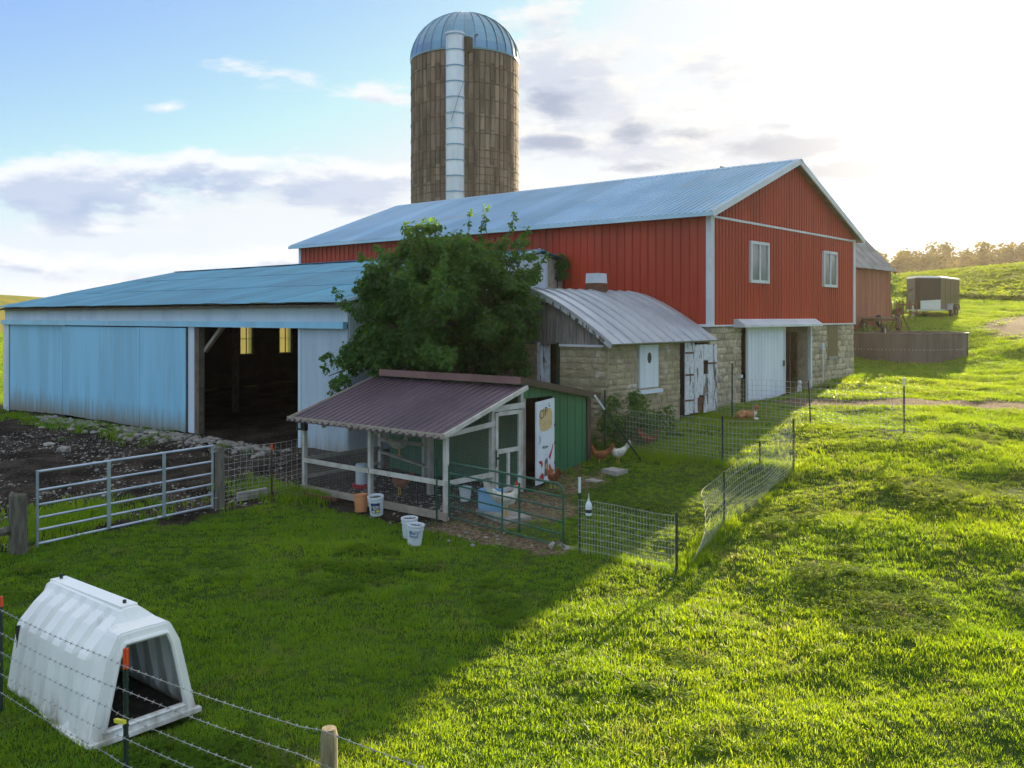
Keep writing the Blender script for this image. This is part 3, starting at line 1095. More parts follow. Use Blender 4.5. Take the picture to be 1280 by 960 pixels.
# roof
sl = math.atan2(ZR - ZE, YM - Y0)
c_, s_ = math.cos(sl), math.sin(sl)
OV = .38
Lr = (YM - Y0 + OV) / c_
nrp = 24
rw_ = (XR - XL + .6) / nrp
rmesh = sheet('roof_panel', rib_xs(rw_ - .003, .2214, .055, .045), 0, Lr, roof_steel)
for i in range(nrp):
    xa = XL - .3 + i * rw_
    zz = ZE - OV * math.tan(sl) + .07
    put('roof_panel', rmesh, barn, frame((xa, Y0 - OV, zz), X, Vector((0, s_, -c_)), Vector((0, c_, s_))))
    put('roof_panel', rmesh, barn, frame((xa + rw_, Y1 + OV, zz), -X, Vector((0, -s_, -c_)), Vector((0, -c_, s_))))
b = MB()
for sg in (1, -1):
    ye = YM - sg * (YM - Y0 + OV)
    b.beam((XL - .28, (ye + YM) / 2, (ZE - OV * math.tan(sl) + ZR) / 2 - .03), (XR + .28, (ye + YM) / 2, (ZE - OV * math.tan(sl) + ZR) / 2 - .03), Lr - .02, .06, up=(0, -sg * s_, c_))
b.build('roof_deck', dark_wood, barn)
b = MB()
b.prism([(XL - .32, YM - .22, ZR + .012), (XL - .32, YM, ZR + .105), (XL - .32, YM + .22, ZR + .012), (XL - .32, YM, ZR + .075)], (XR - XL + .64, 0, 0))
b.build('ridge_cap', roof_steel, barn)
for sg in (1, -1):                                      # rake trim on the gable, one each side
    ye = YM - sg * (YM - Y0 + OV)
    b = MB()
    b.beam((XR + .27, ye, ZE - OV * math.tan(sl) + .0), (XR + .27, YM, ZR + .0), .05, .2, up=(0, -sg * s_, c_))
    b.build('rake_trim', white_trim, barn)
b = MB(); b.span((XL - .3, Y0 - OV - .03, ZE - OV * math.tan(sl) - .05), (XR + .3, Y0 - OV + .0, ZE - OV * math.tan(sl) + .07)); b.build('eave_trim', roof_steel, barn)
for (cx, cy) in ((XR, Y0), (XR, Y1), (XL, Y0)):
    b = MB()
    sx_ = 1 if cx == XR else -1
    sy_ = -1 if cy == Y0 else 1
    b.span((cx - sx_ * .17, cy + sy_ * .035, ZB), (cx + sx_ * .035, cy - sy_ * .02, ZE - .1))
    b.span((cx + sx_ * .0, cy + sy_ * .033, ZB + .001), (cx + sx_ * .037, cy - sy_ * .19, ZE - .1))
    b.build('corner_trim', white_trim, barn)
b = MB(); b.span((XR + .002, Y0 + .2, 7.07), (XR + .055, Y1 - .2, 7.14)); b.build('belt_trim', white_trim, barn)
b = MB(); b.span((XL, Y0 - .045, ZB - .05), (XR + .04, Y0 - .002, ZB + .03)); b.build('base_trim', white_trim, barn)
b = MB(); b.span((XR + .002, Y0, ZB - .045), (XR + .05, Y1 + .02, ZB + .01)); b.build('base_trim', white_trim, barn)
for (ya, yb, za, zb) in ((27.94, 29.36, 5.13, 6.52), (34.22, 35.6, 5.15, 6.54)):
    f = MB()
    x1 = XR + .09
    for (p, q, r_, s2) in ((ya, ya + .1, za, zb), (yb - .1, yb, za, zb), (ya + .1, yb - .1, zb - .1, zb), (ya + .1, yb - .1, za, za + .1)):
        f.span((XR - .02, p, r_), (x1, q, s2))
    w = f.build('window', white_trim, barn)
    ym = (ya + yb) / 2
    f = MB(); f.span((XR - .02, ym - .045, za + .1), (x1 - .012, ym + .045, zb - .1)); f.build('mullion', white_trim, w)
    for (p, q) in ((ya + .1, ym - .045), (ym + .045, yb - .1)):
        f = MB(); f.span((XR + .03, p, za + .1), (XR + .045, q, zb - .1)); f.build('pane', glass, w)
# stone basement
OP0, OP1 = 27.45, 33.0
b = MB()
b.span((XR - .45, Y0, .2), (XR - .06, OP0, ZB - .051))
b.span((XR - .45, OP1, .2), (XR - .06, Y1, ZB - .051))
b.span((XL + .15, Y0 + .06, -.2), (XR - .46, Y0 + .4, ZB - .051))
b.span((XL + .15, Y1 - .4, .2), (XR - .46, Y1 - .06, ZB - .051))
base = b.build('basement_wall', mortar, barn)
smesh = [stone_mesh(40 + i, stone_m) for i in range(6)]
n1_ = lay_stones(base, (XR - .06, 0, 0), RIGHT, Y0 + .02, OP0, .85, ZB - .055, .215, .34, .58, smesh, 3)
n2_ = lay_stones(base, (XR - .06, 0, 0), RIGHT, OP1 + .14, Y1, 1.1, ZB - .055, .215, .34, .58, smesh, 4, holes=[(34.8, 35.95, 2.4, 3.66)])
n3_ = lay_stones(base, (XR - .06, Y0 + .06, 0), (X, Y, Z), -1.6, 0, .9, ZB - .055, .215, .34, .58, smesh, 5)
b = MB(); b.span((XR - .3, 34.86, 2.42), (XR - .02, 35.88, 3.64)); bwn = b.build('basement_window', lumber, barn)
for k in range(4):
    f = MB(); f.span((XR - .02, 34.9 + k * .24, 2.46), (XR + .0, 35.13 + k * .24, 3.62)); f.build('board', olive_board, bwn)
f = MB(); f.span((XR - .05, 34.8, 2.33), (XR + .07, 35.95, 2.42)); f.build('sill', concrete, bwn)
# sliding door, its hood, the dark opening
dr = MB()
dr.span((XR + .10, 27.50, 1.22), (XR + .13, 30.46, 3.68))
door = dr.build('sliding_door', white_door, barn)
for k in range(3):
    a = 27.5 + k * .987
    put('door_panel', MATS.setdefault('_dp', sheet('door_panel', rib_xs(.983, .2457, .04, .018), 0, 2.46, white_door)), door, frame((XR + .14, a, 1.22), *RIGHT))
f = MB(); f.span((XR + .15, 30.40, 1.22), (XR + .175, 30.47, 3.68)); f.span((XR + .15, 27.49, 1.22), (XR + .175, 27.56, 3.68)); f.build('door_edge', white_trim, door)
f = MB(); f.span((XR + .17, 30.28, 2.28), (XR + .21, 30.33, 2.48)); f.build('handle', steel_dark, door)
f = MB()
f.prism([(XR - .02, 26.85, 3.93), (XR + .12, 26.85, 3.93), (XR + .40, 26.85, 3.74), (XR + .40, 26.85, 3.66), (XR - .02, 26.85, 3.66)], (0, 6.45, 0))
f.build('door_hood', white_trim, barn)
f = MB(); f.span((XR - .05, OP1 - .02, .9), (XR + .06, OP1 + .12, 3.66)); f.build('door_post', white_trim, barn)
f = MB(); f.span((XR - .45, OP1 - .04, .9), (XR - .06, OP1 + .02, 3.66)); f.build('door_jamb', lumber, barn)
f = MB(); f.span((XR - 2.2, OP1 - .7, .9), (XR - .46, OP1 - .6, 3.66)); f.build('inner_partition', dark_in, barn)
f = MB(); f.span((XR - .5, OP0, .8), (XR + .25, OP1, 1.16)); f.build('door_sill', concrete, barn)
f = MB(); f.tube([(XR + .07, 34.15, 1.3), (XR + .07, 34.15, 2.75), (XR + .02, 34.15, 2.8)], .025, 6); f.span((XR - .03, 34.06, 2.75), (XR + .09, 34.24, 3.0)); f.build('conduit', white_trim, barn)
f = MB(); f.span((XR - .03, 27.22, 2.02), (XR + .08, 27.34, 2.12)); f.build('latch_post', white_trim, barn)

# ------------------------------------------------------------------ silo
SX, SY, SR, SZ = -39.08, 41.58, 3.32, 19.95
silo = thing('silo', 'tall concrete stave silo with ribbed steel dome behind the barn', 'silo', (SX, SY, 1.5))
nst, row = 62, 1.0
st_w = 2 * math.pi * SR / nst


def stave_mesh(seed):
    r = random.Random(seed)
    b = MB()
    w, h = st_w - .036, row - .035
    V = []
    for k, z in enumerate((0., h * .5, h)):
        for u in (-.5, -.38, .38, .5):
            V.append((u * w, (-.05 if abs(u) < .45 else -.02) + r.uniform(-.008, .008), z + r.uniform(-.012, .012)))
    F = []
    for k in range(2):
        for i in range(3):
            a = k * 4 + i
            F.append((a, a + 1, a + 5, a + 4))
    n = len(V)
    for q in (0, 3, 11, 8):
        V.append((V[q][0], .04, V[q][2]))
    F += [(0, 1, 2, 3, n + 1, n), (8, 9, 10, 11, n + 2, n + 3), (0, 4, 8, n + 3, n), (3, 7, 11, n + 2, n + 1)]
    b.add(V, F)
    return b.mesh('stave', stave_m)


svm = [stave_mesh(i) for i in range(5)]
b = MB(); b.lathe([(SR - .06, 0), (SR - .06, SZ)], (SX, SY, 0), 48, caps=True); b.build('shaft', stave_core, silo)
toward = math.atan2(-SY, -SX)
rest = MB()
made = 0
for j in range(int(SZ / row) + 1):
    for i in range(nst):
        a = 2 * math.pi * i / nst
        da = abs((a - toward + math.pi) % (2 * math.pi) - math.pi)
        z = SZ - (j + 1) * row + (.18 if i % 2 else 0)
        rad = SR
        M = frame((SX + rad * math.cos(a), SY + rad * math.sin(a), z), (-math.sin(a), math.cos(a), 0), (-math.cos(a), -math.sin(a), 0), Z)
        h = 1.0
        if j == 0 and i % 2:
            M = M @ Matrix.Diagonal((1, 1, .82, 1))
        if da < math.pi * .52 and j < 9 and made < 298:
            made += 1
            put('stave', random.choice(svm), silo, M)
        elif z > 3:
            w = st_w * .47
            rest.add([M @ Vector(q) for q in ((-w, -.04, 0), (w, -.04, 0), (w, -.04, row - .02), (-w, -.04, row - .02), (-w, .03, 0), (w, .03, 0), (w, .03, row - .02), (-w, .03, row - .02))],
                     [(0, 1, 2, 3), (0, 4, 5, 1), (3, 2, 6, 7), (0, 3, 7, 4), (1, 5, 6, 2)])
o = rest.build('stave_rest', stave_m, silo)
o['kind'] = 'stuff'
for j in range(11):
    zs_ = [SZ - j * row - .06] if j < 6 else [SZ - j * row - .06, SZ - j * row - .52]
    for z in zs_:
        if z > SZ - .2: z = SZ - .12
        b = MB()
        b.tube([(SX + (SR + .062) * math.cos(q * math.pi / 32), SY + (SR + .062) * math.sin(q * math.pi / 32), z + random.uniform(-.01, .01)) for q in range(65)], .022, 4, caps=False)
        b.build('hoop', rust_hoop, silo)
ng = 30
dome = MB()
for i in range(ng):
    b = MB()
    a0, a1 = 2 * math.pi * i / ng, 2 * math.pi * (i + 1) / ng
    V, F = [], []
    K = 9
    for k in range(K + 1):
        e = R(90) * k / K
        rr_ = (SR + .07) * math.cos(e)
        zz = SZ + 2.98 * math.sin(e)
        up_ = .055
        for (a, h) in ((a0, up_), (a0 + (a1 - a0) * .05, up_), (a0 + (a1 - a0) * .08, 0.), (a0 + (a1 - a0) * .5, .0), (a1, 0.)):
            q = rr_ + h * math.cos(e)
            V.append((SX + q * math.cos(a), SY + q * math.sin(a), zz + h * math.sin(e)))
    for k in range(K):
        for j in range(4):
            q = k * 5 + j
            F.append((q, q + 1, q + 6, q + 5))
    b.add(V, F)
    b.build('dome_panel', dome_m, silo)
b = MB(); b.lathe([(SR + .09, SZ - .08), (SR + .11, SZ + .02), (SR + .06, SZ + .06)], (SX, SY, 0), 64); b.build('dome_rim', dome_m, silo)
b = MB(); b.lathe([(.3, 0), (.3, .1), (.05, .16)], (SX, SY, SZ + 2.94), 12, caps=True); b.build('dome_cap', dome_m, silo)
tw = Vector((math.cos(toward), math.sin(toward), 0))
lf = Vector((-.763, -.646, 0))
cc = Vector((SX, SY, 0)) + tw * (SR + .33) + lf * .58
for k in range(15):
    z = 20.55 - (k + 1) * .92
    b = MB()
    b.lathe([(.555, 0.0), (.555, .80), (.57, .83), (.57, .90), (.555, .92)], (cc.x, cc.y, z), 20, caps=(k == 0))
    cs_ = b.build('chute_section', chute_m, silo, smooth=False)
    b = MB(); b.lathe([(.572, .86), (.60, .865), (.60, .925), (.572, .93)], (cc.x, cc.y, z), 20); b.build('band', dome_m, cs_)
b = MB(); b.tube([cc + Vector((0, 0, 20.55)), cc + Vector((0, 0, 20.66))], .6, 20); b.build('chute_cap', chute_m, silo)
b = MB(); b.span((cc.x + .38, cc.y + .3, 19.6), (cc.x + .72, cc.y + .75, 20.45)); b.build('chute_hatch', stave_core, silo)
q = Vector((SX, SY, 0)) + tw * (SR - .1) - lf * .62
b = MB(); b.tube([q + Vector((0, 0, SZ)), q + Vector((0, 0, SZ + .75)), q + Vector((.12, .1, SZ + .8))], .05, 6); b.build('vent_pipe', steel_dark, silo)
b = MB(); b.tube([cc + tw * .62 + Vector((.35, .3, 17.6)), cc + tw * .64 + lf * .25 + Vector((.0, .0, 15.3))], .015, 4); b.build('cable', steel_dark, silo)
cb = []
for i in range(11):
    u = i / 10
    a = toward - R(78) + u * R(62)
    cb.append((SX + (SR + .09) * math.cos(a), SY + (SR + .09) * math.sin(a), 12.4 + 2.6 * u * u - 1.2 * math.sin(math.pi * u)))
b = MB(); b.tube(cb, .016, 4); b.build('cable', steel_dark, silo)

# ------------------------------------------------------------------ old barn behind
ob = thing('old_barn', 'old faded red board barn with patched grey roof behind the big barn', 'barn', (-20, 50, 3.5))
ox1, oy0, oy1, oze = -17.7, 43.0, 55.75, 6.95
b = MB()
b.span((-26, oy0, 1.2), (ox1 - .06, oy1 - .06, oze))
b.prism([(ox1 - .06, oy1 - .06, oze), (-22.2, oy1 - .06, oze + 4.9), (-26, oy1 - .06, oze)], (0, -(oy1 - oy0 - .1), 0))
b.build('wall', dark_wood, ob)
nb_ = 46
for i in range(nb_):
    w = (oy1 - oy0) / nb_
    b = MB(); b.span((ox1 - .055, oy0 + i * w, T(ox1, oy0 + i * w) - .2 + random.uniform(0, .25)), (ox1 - .02 + random.uniform(0, .014), oy0 + (i + 1) * w - .014, oze - .02)); b.build('board', oldred, ob)
rl = 7.0
dv = Vector((-4.6, 0, 5.0)).normalized()
nv = Vector((dv.z, 0, -dv.x))
orp = sheet('roof_panel', corr_xs(.78, .13, .02), 0, rl, oldroof)
for i in range(17):
    put('roof_panel', orp, ob, frame((ox1 + .3, oy1 + .3 - (i + 1) * .78, oze - .28 + random.uniform(-.012, .012)), Y, -nv, dv))
b = MB(); b.beam((ox1 + .26, oy1 + .28, oze - .36), (-22.2, oy1 + .28, oze + 4.64), .05, .16); b.build('rake_board', oldred, ob)
b = MB(); b.span((ox1 - .02, oy1 - .14, 3.4), (ox1 + .03, oy1 + .0, oze - .02)); b.build('corner_board', oldred, ob)

# ------------------------------------------------------------------ long pale blue shed
shed = thing('cattle_shed', 'long low pale blue metal shed with open sliding doorway', 'shed', (-30, 15.7, .2))
AX0, AX1, AY = -41.9, -19.05, 15.7
AE, AH = 4.42, 3.80
RY, RZ = 23.85, 6.2
# band over the doors
for i in range(19):
    w = (AX1 - AX0) / 19
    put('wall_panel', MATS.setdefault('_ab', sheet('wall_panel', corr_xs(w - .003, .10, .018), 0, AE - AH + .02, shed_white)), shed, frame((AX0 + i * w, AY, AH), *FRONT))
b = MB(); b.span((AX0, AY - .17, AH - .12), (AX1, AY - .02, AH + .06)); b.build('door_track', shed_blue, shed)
# fixed wall left of the doors, doors, right wall


def wall_run(name, parent, x0, x1, zb, zt, y, n, mat, tilt=0.):
    for i in range(n):
        w = (x1 - x0) / n
        z0 = zb[0] + (zb[1] - zb[0]) * (i + .5) / n
        me = sheet(name, corr_xs(w - .004, .11, .016), 0, zt - z0, mat)
        put(name, me, parent, frame((x0 + i * w, y, z0), *FRONT))


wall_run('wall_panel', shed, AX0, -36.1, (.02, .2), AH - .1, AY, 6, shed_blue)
b = MB(); b.span((AX0 - .03, AY - .06, -.05), (AX0 + .55, AY - .03, AH - .12)); b.build('corner_flashing', shed_white, shed)
for (x0, x1, y_, zb, lab) in ((-36.1, -30.12, AY - .09, (.22, .16), None), (-30.06, -27.0, AY - .12, (.18, .24), None)):
    b = MB(); b.span((x0, y_ + .03, max(zb) + .02), (x1, y_ + .06, AH - .16))
    d_ = b.build('sliding_door', dark_wood, shed)
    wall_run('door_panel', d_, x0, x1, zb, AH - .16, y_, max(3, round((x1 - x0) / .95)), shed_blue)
    b = MB()
    for xx in (x0 + .03, x1 - .03):
        b.span((xx - .03, y_ - .03, min(zb) + .03), (xx + .03, y_ - .017, AH - .16))
    b.build('door_edge', shed_blue, d_)
b = MB(); b.span((-26.95, AY - .08, .1), (-26.6, AY + .12, AH - .12)); b.build('door_post', shed_white, shed)
b = MB(); b.span((-26.6, AY - .04, .1), (-26.38, AY + .16, AH - .12)); b.build('door_post', dark_wood, shed)
b = MB(); b.beam((-26.4, AY + .2, 2.9), (-25.3, AY + .2, 3.75), .12, .12); b.build('brace', lumber, shed)
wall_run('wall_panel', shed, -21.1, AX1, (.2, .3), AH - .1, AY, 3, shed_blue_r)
b = MB(); b.span((-21.2, AY - .03, .2), (-21.08, AY + .1, AH - .12)); b.build('door_jamb', shed_white, shed)
# other walls
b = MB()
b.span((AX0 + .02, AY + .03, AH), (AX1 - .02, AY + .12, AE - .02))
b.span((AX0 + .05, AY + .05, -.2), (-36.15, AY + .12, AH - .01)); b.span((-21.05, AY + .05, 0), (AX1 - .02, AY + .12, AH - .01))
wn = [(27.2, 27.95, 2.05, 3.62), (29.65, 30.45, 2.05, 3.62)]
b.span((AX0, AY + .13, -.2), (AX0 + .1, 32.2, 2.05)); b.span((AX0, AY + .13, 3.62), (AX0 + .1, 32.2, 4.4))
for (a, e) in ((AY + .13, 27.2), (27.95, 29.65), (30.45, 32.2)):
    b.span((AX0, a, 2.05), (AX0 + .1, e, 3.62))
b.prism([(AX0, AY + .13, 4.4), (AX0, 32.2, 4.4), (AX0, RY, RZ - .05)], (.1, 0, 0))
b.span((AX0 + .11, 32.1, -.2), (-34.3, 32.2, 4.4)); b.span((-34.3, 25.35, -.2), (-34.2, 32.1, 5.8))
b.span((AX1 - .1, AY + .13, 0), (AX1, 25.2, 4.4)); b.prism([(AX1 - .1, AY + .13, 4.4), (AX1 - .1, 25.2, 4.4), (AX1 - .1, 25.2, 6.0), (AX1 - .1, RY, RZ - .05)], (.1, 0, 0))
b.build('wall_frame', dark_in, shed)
for (a, e, z0, z1) in wn:
    f = MB()
    f.span((AX0 + .1, a - .06, z0 - .06), (AX0 + .16, a, z1 + .06)); f.span((AX0 + .1, e, z0 - .06), (AX0 + .16, e + .06, z1 + .06)); f.span((AX0 + .1, a, z0 - .06), (AX0 + .16, e, z0)); f.span((AX0 + .1, a, z1), (AX0 + .16, e, z1 + .06))
    f.span((AX0 + .1, a, (z0 + z1) / 2 - .02), (AX0 + .14, e, (z0 + z1) / 2 + .02)); f.span((AX0 + .1, (a + e) / 2 - .02, z0), (AX0 + .135, (a + e) / 2 + .02, z1))
    w_ = f.build('window', dark_wood, shed)
    for q_ in ((a, (a + e) / 2), ((a + e) / 2, e)):
        for h_ in ((z0, (z0 + z1) / 2), ((z0 + z1) / 2, z1)):
            f = MB(); f.span((AX0 + .04, q_[0], h_[0]), (AX0 + .046, q_[1], h_[1])); f.build('pane', dusty, w_)
for xx in (-36, -31.2, -24):
    b = MB(); b.span((xx - .1, 20, -.1), (xx + .1, 20.2, 5.2)); b.build('inner_post', dark_wood, shed)
# roof
s1_ = math.atan2(RZ - AE, RY - AY)
Lf = (RY - AY + .35) / math.cos(s1_)
nsp = 27
wsp = (AX1 - AX0 + .5) / nsp
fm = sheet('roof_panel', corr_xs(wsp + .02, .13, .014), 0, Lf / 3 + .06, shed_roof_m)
for i in range(nsp):
    jz = random.uniform(-.012, .012)
    for q_ in range(3):                                 # three lapped sheets up the slope
        up_ = Vector((0, math.cos(s1_), math.sin(s1_)))
        o_ = Vector((AX0 - .25 + i * wsp, AY - .35, AE - .35 * math.tan(s1_) + .055 + jz)) + up_ * (q_ * Lf / 3 - .05 * (q_ > 0) + random.uniform(-.015, .015))
        ti_ = random.uniform(.002, .006)
        put('roof_panel', fm, shed, frame(o_, X, Vector((0, math.sin(s1_ - ti_), -math.cos(s1_ - ti_))), Vector((0, math.cos(s1_ - ti_), math.sin(s1_ - ti_)))))
    bx_ = AX0 - .25 + i * wsp
    e_ = 32.4 if bx_ < -34.9 else 25.15
    dz_ = (e_ - RY) * .2
    Lb = math.hypot(e_ - RY, dz_)
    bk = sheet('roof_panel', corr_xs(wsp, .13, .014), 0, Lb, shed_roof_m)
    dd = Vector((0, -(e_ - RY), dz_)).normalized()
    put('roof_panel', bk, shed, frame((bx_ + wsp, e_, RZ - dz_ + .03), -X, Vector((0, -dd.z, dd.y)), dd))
b = MB(); b.beam((AX0 - .1, (AY - .3 + RY) / 2, (AE + RZ) / 2 - .09), (AX1 + .1, (AY - .3 + RY) / 2, (AE + RZ) / 2 - .09), Lf - .1, .05, up=(0, -math.sin(s1_), math.cos(s1_))); b.build('roof_deck', dark_wood, shed)
b = MB(); b.beam((AX0 - .1, RY - .12, RZ + .045), (AX1 + .15, RY - .12, RZ + .045), .3, .02); b.build('ridge_cap', shed_roof_m, shed)

# its right end wall: white sheets, then bare planks next to the barn
def ez_(y):
    return (AE + (RZ - AE) * (y - AY) / (RY - AY) if y < RY else RZ - (y - RY) * .2) - .05


for i in range(11):
    w = (24.35 - AY) / 11
    ya_ = AY + i * w
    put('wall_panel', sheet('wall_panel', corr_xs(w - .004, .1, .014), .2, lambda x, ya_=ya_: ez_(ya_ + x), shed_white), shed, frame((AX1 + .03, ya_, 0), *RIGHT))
for k in range(4):
    ya_ = 24.36 + k * .205
    f = MB(); f.span((AX1, ya_, 2.5), (AX1 + .03, ya_ + .195, ez_(ya_ + .2))); f.build('plank', lumber, shed)
f = MB(); f.beam((AX1 + .1, AY - .3, AE - .03), (AX1 + .1, RY, RZ + .035), .04, .12); f.build('rake_trim', shed_white, shed)

# ------------------------------------------------------------------ stone milk house with barrel roof
MX0, MX1, MY0, MY1 = -18.6, -13.4, 19.7, 23.5
MZ = 3.30
mh = thing('milk_house', 'small rubble-stone milk house with a curved metal roof', 'outbuilding', (-16, 21.6, .6))
b = MB()
b.span((-15.0, MY0 + .05, -.2), (MX1 - .05, MY0 + .45, MZ - .03))
b.span((MX0, MY0 + .05, -.2), (-15.75, MY0 + .45, MZ - .03))
b.span((MX1 - .45, MY0 + .46, -.2), (MX1 - .05, MY1, MZ - .03))
b.span((MX0, MY0 + .46, -.2), (MX0 + .4, 25.2, MZ - .03))
mw = b.build('wall', rubble_mortar, mh)
rmesh_ = [stone_mesh(70 + i, rubble_m) for i in range(6)]
m1 = lay_stones(mw, (0, MY0 + .05, 0), FRONT, -15.0, MX1, .35, MZ - .04, .185, .22, .72, rmesh_, 8, irr=.32, proud=.032, joint=.02)
m2 = lay_stones(mw, (MX1 - .05, 0, 0), RIGHT, MY0 + .0, MY1, .45, MZ - .04, .185, .22, .72, rmesh_, 9, irr=.32, holes=[(21.2, 22.24, 1.98, 3.4)], proud=.032, joint=.02)
m3 = lay_stones(mw, (0, MY0 + .05, 0), FRONT, -17.2, -15.75, .5, MZ - .04, .185, .26, .62, rmesh_, 10, proud=.035, joint=.03, cap=60)
f = MB(); f.span((MX0 + .5, MY0 + .9, -.1), (MX1 - .5, MY0 + .95, MZ)); f.span((MX1 - .5, MY1 - .3, 0), (MX1 - .4, 25.2, MZ)); f.build('inner_wall', dark_in, mh)
f = MB(); f.span((-15.75, MY0 - .02, .3), (-15.62, MY0 + .3, MZ)); f.build('door_frame', peel, mh)
f = MB(); f.span((-15.08, MY0 - .02, .3), (-15.0, MY0 + .3, MZ)); f.build('door_frame', steel_dark, mh)
f = MB(); f.span((-15.6, MY0 + .12, .4), (-15.42, MY0 + .16, MZ - .05)); f.build('door_plank', peel, mh)
# curved roof
half, rise = 2.9, 1.5


def arch(u, h=0.):
    """point on the roof's curve, u from -1 to 1, raised by h along the normal"""
    x_ = half * u
    z_ = MZ + rise * (1 - abs(u) ** 1.38)
    sl_ = -rise * 1.38 * abs(u) ** .38 * (1 if u > 0 else -1) / half
    n_ = math.hypot(1, sl_)
    return x_ - sl_ / n_ * h, z_ + h / n_


nseg, npm = 18, 11
ya, yb = 19.4, 25.2
pwid = (yb - ya) / npm
pm_ = MB()
ringsA = []
V, F = [], []
prof = [(0, 0.), (.0, .045), (.03, .045), (.03, 0.), (pwid - .002, 0.), (pwid - .002, -.03), (0, -.03)]
for k in range(nseg + 1):
    u_ = -1 + 2 * k / nseg
    ringsA.append([(arch(u_, h)[0], y_, arch(u_, h)[1]) for y_, h in prof])
pm_.loft(ringsA, True)
prm = pm_.mesh('roof_panel', milk_roof_m)
for i in range(npm):
    put('roof_panel', prm, mh, Matrix.Translation((-16.0, ya + i * pwid, 0)))
# edge fascia following the arch
f = MB()
f.loft([[(arch(-1 + 2 * k / nseg, h)[0] - 16, y_, arch(-1 + 2 * k / nseg, h)[1]) for (y_, h) in ((ya + .06, -.04), (ya + .11, -.04), (ya + .11, -.14), (ya + .06, -.14))] for k in range(nseg + 1)], True)
f.build('arch_trim', peel, mh)
f = MB()
for i in range(30):
    u_ = -1 + 2 * (i + .5) / 30
    q_ = arch(u_, -.15)
    f.box((q_[0] - 16, ya + .2, q_[1]), (.1, .07, random.uniform(.08, .2)))
f.build('torn_felt', lumber, mh)
for i in range(21):
    w = (MX1 - MX0) / 21
    xa = MX0 + i * w
    ub = lambda x: MZ + rise * (1 - min(1, abs(x + 16) / half) ** 1.38) - .1
    zl = MZ - .06 + random.uniform(-.03, .03)
    if ub(xa) - zl < .1 or ub(xa + w) - zl < .05: continue
    f = MB()
    yy = MY0 - .0 - random.uniform(0, .012)
    f.prism([(xa, yy, zl), (xa + w - .012, yy, zl), (xa + w - .012, yy, ub(xa + w)), (xa, yy, ub(xa))], (0, .03, 0))
    f.build('plank', grey_wood, mh)
f = MB(); f.span((-14.95, MY0 - .07, MZ - .1), (MX1 - .1, MY0 - .02, MZ - .04)); f.build('flashing', white_trim, mh)
f = MB(); f.span((MX1 - .06, MY0 - .1, MZ - .07), (MX1 + .05, 25.15, MZ + .02)); f.build('eave_board', lumber, mh)
# shuttered window on the side wall
f = MB(); f.span((MX1 - .2, 21.2, 1.98), (MX1 - .03, 22.24, MZ - .02)); win = f.build('window', lumber, mh)
for k in range(4):
    f = MB(); f.span((MX1 - .03, 21.24 + k * .242, 2.04), (MX1 + .015 + .004 * (k % 2), 21.24 + (k + 1) * .242 - .008, MZ - .08)); f.build('board', white_door, win)
f = MB(); f.loft([[(MX1 + x_, 21.72 + .105 * math.cos(a_ * .3927), 2.86 + .155 * math.sin(a_ * .3927)) for a_ in range(16)] for x_ in (.005, .0225)], True); f.build('oval_hole', black_plastic, win)
f = MB(); f.span((MX1 - .1, 21.14, 1.88), (MX1 + .11, 22.3, 1.98)); f.build('sill', white_door, win)
# roof vent
f = MB()
vx, vy = -16.0, 22.9
f.loft([[(vx + sx_ * w, vy + sy_ * w, z) for sx_, sy_ in ((-1, -1), (1, -1), (1, 1), (-1, 1))] for w, z in ((.27, 4.6), (.23, 5.03))], True)
vent = f.build('vent', rust, mh)
f = MB(); f.loft([[(vx + sx_ * w, vy + sy_ * w, z) for sx_, sy_ in ((-1, -1), (1, -1), (1, 1), (-1, 1))] for w, z in ((.238, 5.031), (.225, 5.33))], True); f.build('vent_cap', white_trim, vent)
# old door leaf hung between milk house and barn, standing ajar
hx, hy = -13.33, 23.56
da = Vector((.33, 1.4, 0)).normalized()
dn = Vector((da.y, -da.x, 0))
dt = T(-13.1, 24.2)
leaf = MB(); leaf.beam(Vector((hx, hy, dt + .5)) - dn * .03, Vector((hx, hy, dt + .5)) + da * 1.42 - dn * .03, .03, .14); leaf.beam(Vector((hx, hy, dt + 1.75)) - dn * .03, Vector((hx, hy, dt + 1.75)) + da * 1.42 - dn * .03, .03, .14)
leaf = leaf.build('weathered_door', dark_wood, mh)
for k in range(7):
    w = .203
    z0 = dt + .12 + random.uniform(0, .1)
    z1 = dt + 2.24 - .015 * k + random.uniform(-.03, .03)
    segs = [(z0, z1)]
    if k == 3: segs = [(z0 + .52, z1)]
    if k == 4: segs = [(z0, dt + 1.3), (dt + 1.72, z1)]
    for (za, zb) in segs:
        P0 = Vector((hx, hy, 0)) + da * (k * w) + dn * random.uniform(0, .012)
        f = MB(); f.prism([P0 + Vector((0, 0, za)), P0 + da * (w - .012) + Vector((0, 0, za + random.uniform(-.02, .02))), P0 + da * (w - .012) + Vector((0, 0, zb)), P0 + Vector((0, 0, zb))], dn * .028)
        f.build('plank', peel, leaf)
for zz in (.55, 1.3, 1.95):
    f = MB(); f.beam(Vector((hx, hy, dt + zz)) + dn * .05, Vector((hx, hy, dt + zz)) + da * .35 + dn * .05, .012, .05); f.build('hinge', rust, leaf)
f = MB(); f.beam(Vector((hx, hy, dt + 1.62)) + da * .95 + dn * .05, Vector((hx, hy, dt + 1.62)) + da * 1.35 + dn * .05, .015, .05); f.build('latch', rust, leaf)
f = MB(); f.beam(Vector((hx, hy, dt + .2)) + da * .62 + dn * .045, Vector((hx, hy, dt + .62)) + da * .62 + dn * .045, .17, .02, up=dn); f.build('patch_board', rust, leaf)
